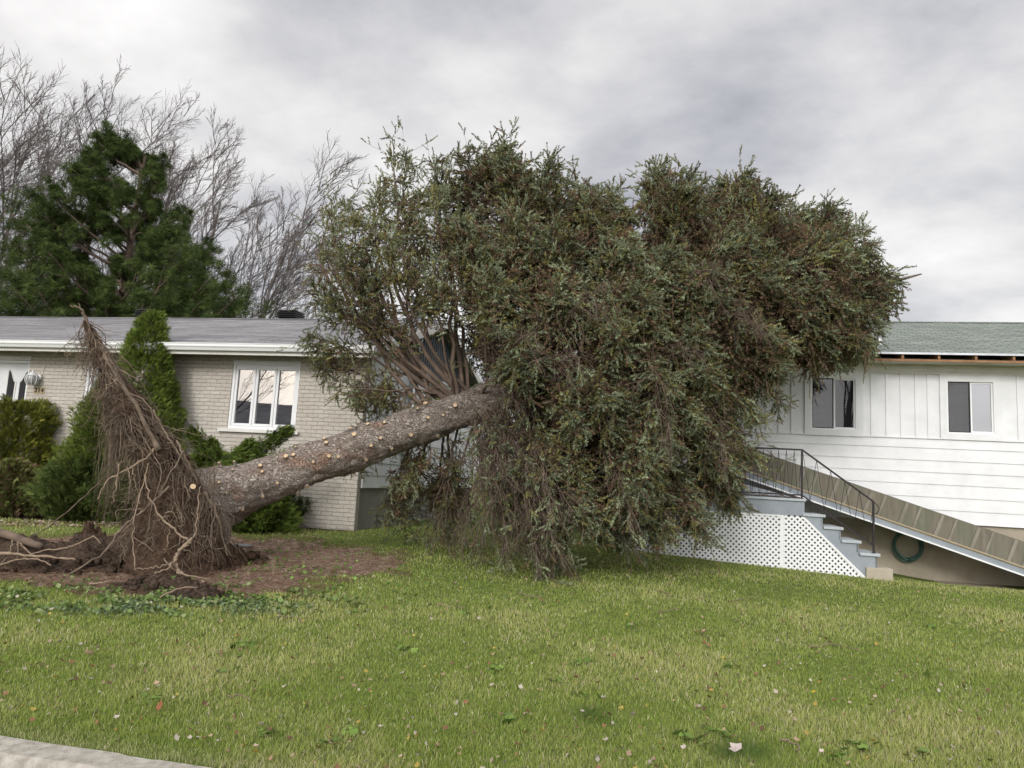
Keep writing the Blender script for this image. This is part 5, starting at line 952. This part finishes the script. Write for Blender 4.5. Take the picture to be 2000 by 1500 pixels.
# ================================================================== ACROSS THE STREET (seen only mirrored in the windows)
HO = thing('opposite_house', 'low dark roofed house across the road, mirrored in the casement window', 'house', (-37.5, -19.5, 0), -.79)
MB().box(-10, 10, -5, 4, 0, 3.4).build('wall', M['foundgrey'], HO); MB().prism([(-5.6, 3.3), (-.5, 6.6), (4.6, 3.3)], -10.6, 10.6).build('roof', M['roofgrey'], HO)
for x_ in (-5, 0, 5): MB().box(x_-.8, x_+.8, 3.98, 4.05, 1, 2.2).build('window', M['vinyl'], HO)
for k, (x_, y_) in enumerate(((-27, -6), (-21, -15), (6, -19), (15, -23))):
    src = bpy.data.objects['bare_maple.001']; c = src.copy(); col.objects.link(c); c.location = (x_, y_, 0); c['label'] = ['leafless maple across the road, mirrored in the left pane', 'leafless maple behind the opposite house, mirrored in the right pane', 'leafless maple across the road, mirrored in the sliding window near the fallen tree', 'leafless maple across the road, mirrored in the far right sliding window'][k]; c['group'] = 'leafless maples across the road'
    for ch in src.children: d = ch.copy(); col.objects.link(d); d.parent = c
# ================================================================== GRASS, WEEDS, LEAVES
def scatter_ground(n, ylo, yhi, powr, margin=1.2):
    u = rs.rand(n); y = ylo*(yhi/ylo)**u if powr == 1 else 1/((1-u)/ylo+u/yhi)
    x = (rs.rand(n)*2-1)*(.76*y+margin); return x, y
def grass(n, seed):
    x, y = scatter_ground(n, 3.38, 15.2, 2, 2.8); a_, b = locL(x, y); aR, bR = locR(x, y); t = x*NN[0]+y*NN[1]
    ok = (t > 3.455+.04*rs.rand(n)) & ~((aR > -1.35) & (bR > -1.37)) & ~((aR > -5.7) & (aR < -1.4) & (bR > -2.0)) & ~((a_ < .05) & (b > -.02)) & ~((aR > -6.3) & (bR > 0)); x, y, t = x[ok], y[ok], t[ok]
    dm = dirt(x, y); bd = bed(x, y); nz = np.array([fn(p, q, 1.9, 5) for p, q in zip(x, y)]); ok = (rs.rand(len(x)) > (dm*1.15+nz*.9*dm*(1-dm)*4)*.97) & (rs.rand(len(x)) > bd*1.3); x, y, t, nz = x[ok], y[ok], t[ok], nz[ok]; n = len(x)
    n2 = np.array([fn(p, q, .75, 11) for p, q in zip(x, y)]); n3 = np.array([fn(p, q, 5.5, 2) for p, q in zip(x, y)])
    z = h(x, y); sc_ = np.clip(y/5, .8, 2.1); hh = (.018+.022*rs.rand(n))*(1+.6*n2+.35*n3); an = rs.rand(n)*6.283; w_ = (.0014+.0010*rs.rand(n))*sc_*1.15; ln = .75*rs.rand(n)+.15
    dk = np.zeros(n); 
    for (cx, cy, rr) in TUFT: dd_ = np.hypot((x-cx), (y-cy)*.9); k_ = np.exp(-(dd_/rr)**2); dk = np.maximum(dk, k_)
    hh = hh*(1+.8*dk)
    dx, dy = np.cos(an), np.sin(an); a2 = rs.rand(n)*6.283; lx, ly = np.cos(a2)*ln*hh, np.sin(a2)*ln*hh
    V = np.stack([np.stack([x-dx*w_, y-dy*w_, z-.004], 1), np.stack([x+dx*w_, y+dy*w_, z-.004], 1), np.stack([x+dx*w_*.7+lx*.4, y+dy*w_*.7+ly*.4, z+hh*.6], 1), np.stack([x-dx*w_*.7+lx*.4, y-dy*w_*.7+ly*.4, z+hh*.6], 1),
                  np.stack([x-dx*w_*.7+lx*.4, y-dy*w_*.7+ly*.4, z+hh*.6], 1), np.stack([x+dx*w_*.7+lx*.4, y+dy*w_*.7+ly*.4, z+hh*.6], 1), np.stack([x+lx, y+ly, z+hh*.95], 1)], 1)
    b = (np.arange(n)*7)[:, None]; Fc = np.concatenate([b+np.array([[0, 1, 2]]), b+np.array([[0, 2, 3]]), b+np.array([[4, 5, 6]])])
    g = np.array([(.235, .315, .062)]); y_ = np.array([(.42, .44, .155)]); stw = np.array([(.56, .50, .33)]); dkg = np.array([(.05, .115, .025)])
    f1 = np.clip(.35+.9*n2+.45*nz+.3*n3+.25*rs.randn(n), 0, 1)[:, None]; c = g*(1-f1)+y_*f1; s_ = rs.rand(n) < (.06+.15*np.clip(n2+.5*nz+.2, 0, 1)); c = np.where(s_[:, None], stw, c); c = c*(1-.75*dk[:, None])+dkg*.75*dk[:, None]
    edge = np.clip((3.67-t)/.25, 0, 1)[:, None]; c = c*(1-.5*edge)+stw*.75*.5*edge; c = c*(.72+.5*rs.rand(n, 1)); c = np.clip(c, .01, 1)
    o = npmesh('grass', V.reshape(-1, 3), Fc, M['grassm'], cols=np.repeat(c, 7, 0)); tag(o, 'mown green lawn grass with straw coloured patches', 'grass', None, 'stuff'); print('blades', n)
TUFT = [tuple(gp(1155, 1400)[:2])+(.13,), tuple(gp(1460, 1470)[:2])+(.16,), tuple(gp(1420, 1475)[:2])+(.12,)]
grass(520000, 1)
def leafmesh(name, n, xs, ys, size, pal, label, cat_, cup=.3, kind='stuff', lift=.02, upright=.3):
    z = h(xs, ys)+lift*rs.rand(n)+.004; nm = norm(np.stack([rs.randn(n)*upright, rs.randn(n)*upright, np.ones(n)], 1)); A2, B2 = perp(nm); ph = rs.rand(n, 1)*6.28; a_ = A2*np.cos(ph)+B2*np.sin(ph); b = np.cross(nm, a_)
    tpl = [(0, 0, 0), (-.5, -.05, .3), (-.28, .35, .12), (.1, .62, .35), (.3, .22, .1), (.55, .1, .3), (.28, -.3, .15), (0, -.55, .25), (-.3, -.28, .12)]; s = size*(.5+.9*rs.rand(n)); cu = cup*(.4+1.2*rs.rand(n))
    V = np.stack([np.stack([xs, ys, z], 1)+(a_*tx+b*ty)*s[:, None]+nm*(tz_*cu*s)[:, None] for tx, ty, tz_ in tpl], 1); i0 = (np.arange(n)*9)[:, None]
    Fc = np.concatenate([i0+np.array([[0, k, k+1 if k < 8 else 1]]) for k in range(1, 9)]); c = np.array(pal)[rs.randint(len(pal), size=n)]*(.7+.5*rs.rand(n, 1)); o = npmesh(name, V.reshape(-1, 3), Fc, M['leaves'], cols=np.repeat(c, 9, 0)); return tag(o, label, cat_, None, kind)
x, y = scatter_ground(2600, 3.75, 13.5, 2); ok = (x*NN[0]+y*NN[1] > 3.6) & ~((locR(x, y)[1] > -2) & (locR(x, y)[0] > -6)) & (locL(x, y)[1] < -.1); x, y = x[ok], y[ok]
LP_ = [(.30, .20, .13), (.36, .28, .21), (.42, .37, .31), (.22, .12, .07), (.44, .39, .34), (.16, .10, .06), (.40, .30, .08), (.12, .14, .05), (.36, .26, .18)]
leafmesh('leaf_litter', len(x), x, y, .026, LP_, 'small dry curled leaves scattered over the lawn', 'leaves', .8, lift=.04, upright=.7)
P = np.array([gp(*q) for q in zip(rs.rand(900)*420+(-60), 1018+rs.rand(900)*12)]); leafmesh('leaf_litter', 900, P[:, 0], P[:, 1], .04, LP_[:4], 'brown leaves drifted along the house bed', 'leaves', .8, upright=.5)
# weeds around the torn soil
def weeds(n, cx, cy, sx, sy, pal, size, label):
    q = np.stack([cx+rs.randn(n*3)*sx, cy+rs.randn(n*3)*sy], 1); q = q[(q[:, 1] > 1035)][:n]; P = np.array([gp(*k) for k in q]); nz = np.array([fn(p[0], p[1], 3.2, 9) for p in P]); P = P[nz > -.05]; leafmesh('weeds', len(P), P[:, 0], P[:, 1], size, pal, label, 'weeds', .5, lift=.05, upright=.9)
weeds(3800, 330, 1172, 190, 16, [(.13, .20, .055), (.17, .24, .08), (.11, .16, .045), (.24, .28, .13)], .038, 'light green broad leaved weeds at the near edge of the torn soil')
weeds(1900, 330, 1192, 120, 8, [(.14, .20, .10), (.13, .18, .10), (.17, .22, .14)], .024, 'blue green creeping weeds in front of the torn soil')
weeds(900, 560, 1110, 120, 28, [(.13, .23, .05), (.17, .27, .07)], .036, 'sparse green weeds on the brown soil right of the trunk butt')
# needle and bark litter on the torn ground
P = np.array([gp(*k) for k in zip(-40+rs.rand(16000)*840, 1045+rs.rand(16000)*130)]); P = P[dirt(P[:, 0], P[:, 1]) > .3*rs.rand(len(P))]; n = len(P); dr_ = norm(np.stack([rs.randn(n), rs.randn(n), rs.randn(n)*.2], 1)); ll = .03+.08*rs.rand(n)
P[:, 2] += .03; S = np.stack([P, P+dr_*ll[:, None]*.5+rs.randn(n, 3)*.004, P+dr_*ll[:, None]], 1); v, f = tube_batch(S, np.full((n, 3), .0022), 3); o = npmesh('twig_litter', v, f, noisy('reddish twig litter', (.10, .055, .035), (.24, .16, .11), 3, .9, 0)); tag(o, 'short reddish twigs and bark crumbs on the torn soil', 'litter', None, 'stuff')
# the few big leaves one can point at
big = [(1438, 1478, .075, (.55, .47, .44), 'pale pinkish curled leaf in the dark grass tuft at the bottom edge'), (1860, 1472, .06, (.34, .29, .26), 'grey brown leaf on its stalk near the bottom right corner'), (1590, 1363, .05, (.55, .36, .04), 'bright yellow and brown leaf right of centre in the near lawn'), (172, 1288, .07, (.50, .36, .26), 'tan round leaf in the near left lawn'),
       (463, 1252, .06, (.45, .17, .07), 'orange brown leaf left of centre, below the torn soil'), (1562, 1293, .06, (.50, .44, .38), 'pale crumpled leaf in the middle right lawn'), (35, 1378, .05, (.40, .28, .20), 'brown leaf close to the kerb at the left'), (312, 1393, .06, (.28, .12, .06), 'dark red brown leaf above the kerb end'), (1400, 1343, .055, (.42, .36, .32), 'grey crumpled leaf in the middle near lawn'),
       (455, 1345, .055, (.45, .20, .10), 'rusty leaf in the near lawn left of centre'), (1122, 1418, .05, (.48, .42, .37), 'pale leaf beside the dark green tuft'), (1545, 1215, .05, (.45, .24, .13), 'reddish leaf on the lawn in front of the steps')]
for px, py, s, c, lb in big:
    p = gp(px, py); o = leafmesh('dry_leaf', 1, np.array([0.]), np.array([0.]), s*.72, [c], lb, 'leaf', .9, None, .0, .5); o['group'] = 'larger dry leaves on the lawn'; del_ = o.data; o.location = (p[0], p[1], p[2]-float(h(np.array([0.]), np.array([0.]))[0])+.035)
# dry spruce needles and twigs fallen on the porch
pn = MB()
for k in range(170):
    x_ = -4.4+1.6*rs.rand()**.8; y_ = -1.95+.4*rs.rand(); a_ = rs.rand()*6.28; l_ = .03+.08*rs.rand(); pn.tube([(x_, y_, 1.55+.03*rs.rand()), (x_+l_*math.cos(a_), y_+l_*math.sin(a_)*.4, 1.555+.04*rs.rand())], .003, 3)
for k in range(3): x_ = -3.6+.25*k; pn.tube([(x_, -1.85, 1.56), (x_+.16, -1.85, 1.60+.03*k), (x_+.28, -1.83, 1.65+.03*k)], .004, 4)
o = pn.build('twig_litter', M['twigbark'], loc=CR); o.rotation_euler = (0, 0, RZ); tag(o, 'small pile of dead spruce twigs on the porch floor', 'litter', None, 'stuff')

for k in range(30):
    px, py = rs.rand()*2000, 1190+rs.rand()**.7*300
    try: p = gp(px, py)
    except Exception: continue
    if p[0]*NN[0]+p[1]*NN[1] < 3.7: continue
    n = 9; q = p[:2]+rs.randn(n, 2)*.035; o = leafmesh('broadleaf_weed', n, q[:, 0], q[:, 1], .05, [(.13, .21, .045), (.17, .25, .06), (.12, .18, .05)], None, None, .4, None, .03, .5); w_list.append(o) if 'w_list' in globals() else globals().update(w_list=[o])
V = []; 
bpy.ops.object.select_all(action='DESELECT')
for o in w_list: o.select_set(True)
bpy.context.view_layer.objects.active = w_list[0]; bpy.ops.object.join(); tag(w_list[0], 'broad leaved weed rosettes dotted through the lawn', 'weeds', None, 'stuff')
# thin roots clinging to the buttress
s0 = np.array([at(400+rs.rand()*35, 985+rs.rand()*60, 9.1+rs.rand()*.15) for _ in range(220)]); P, R_ = strands(220, 10, s0, np.tile([.1, 0, -1.], (220, 1))+rs.randn(220, 3)*.5, .25+.4*rs.rand(220), .28, np.full(220, .15), .0015, .007); v, f = tube_batch(P, R_, 4); npmesh('roots', v-SPO, f, M['rootbark'], SP, kind='stuff', smooth=True)
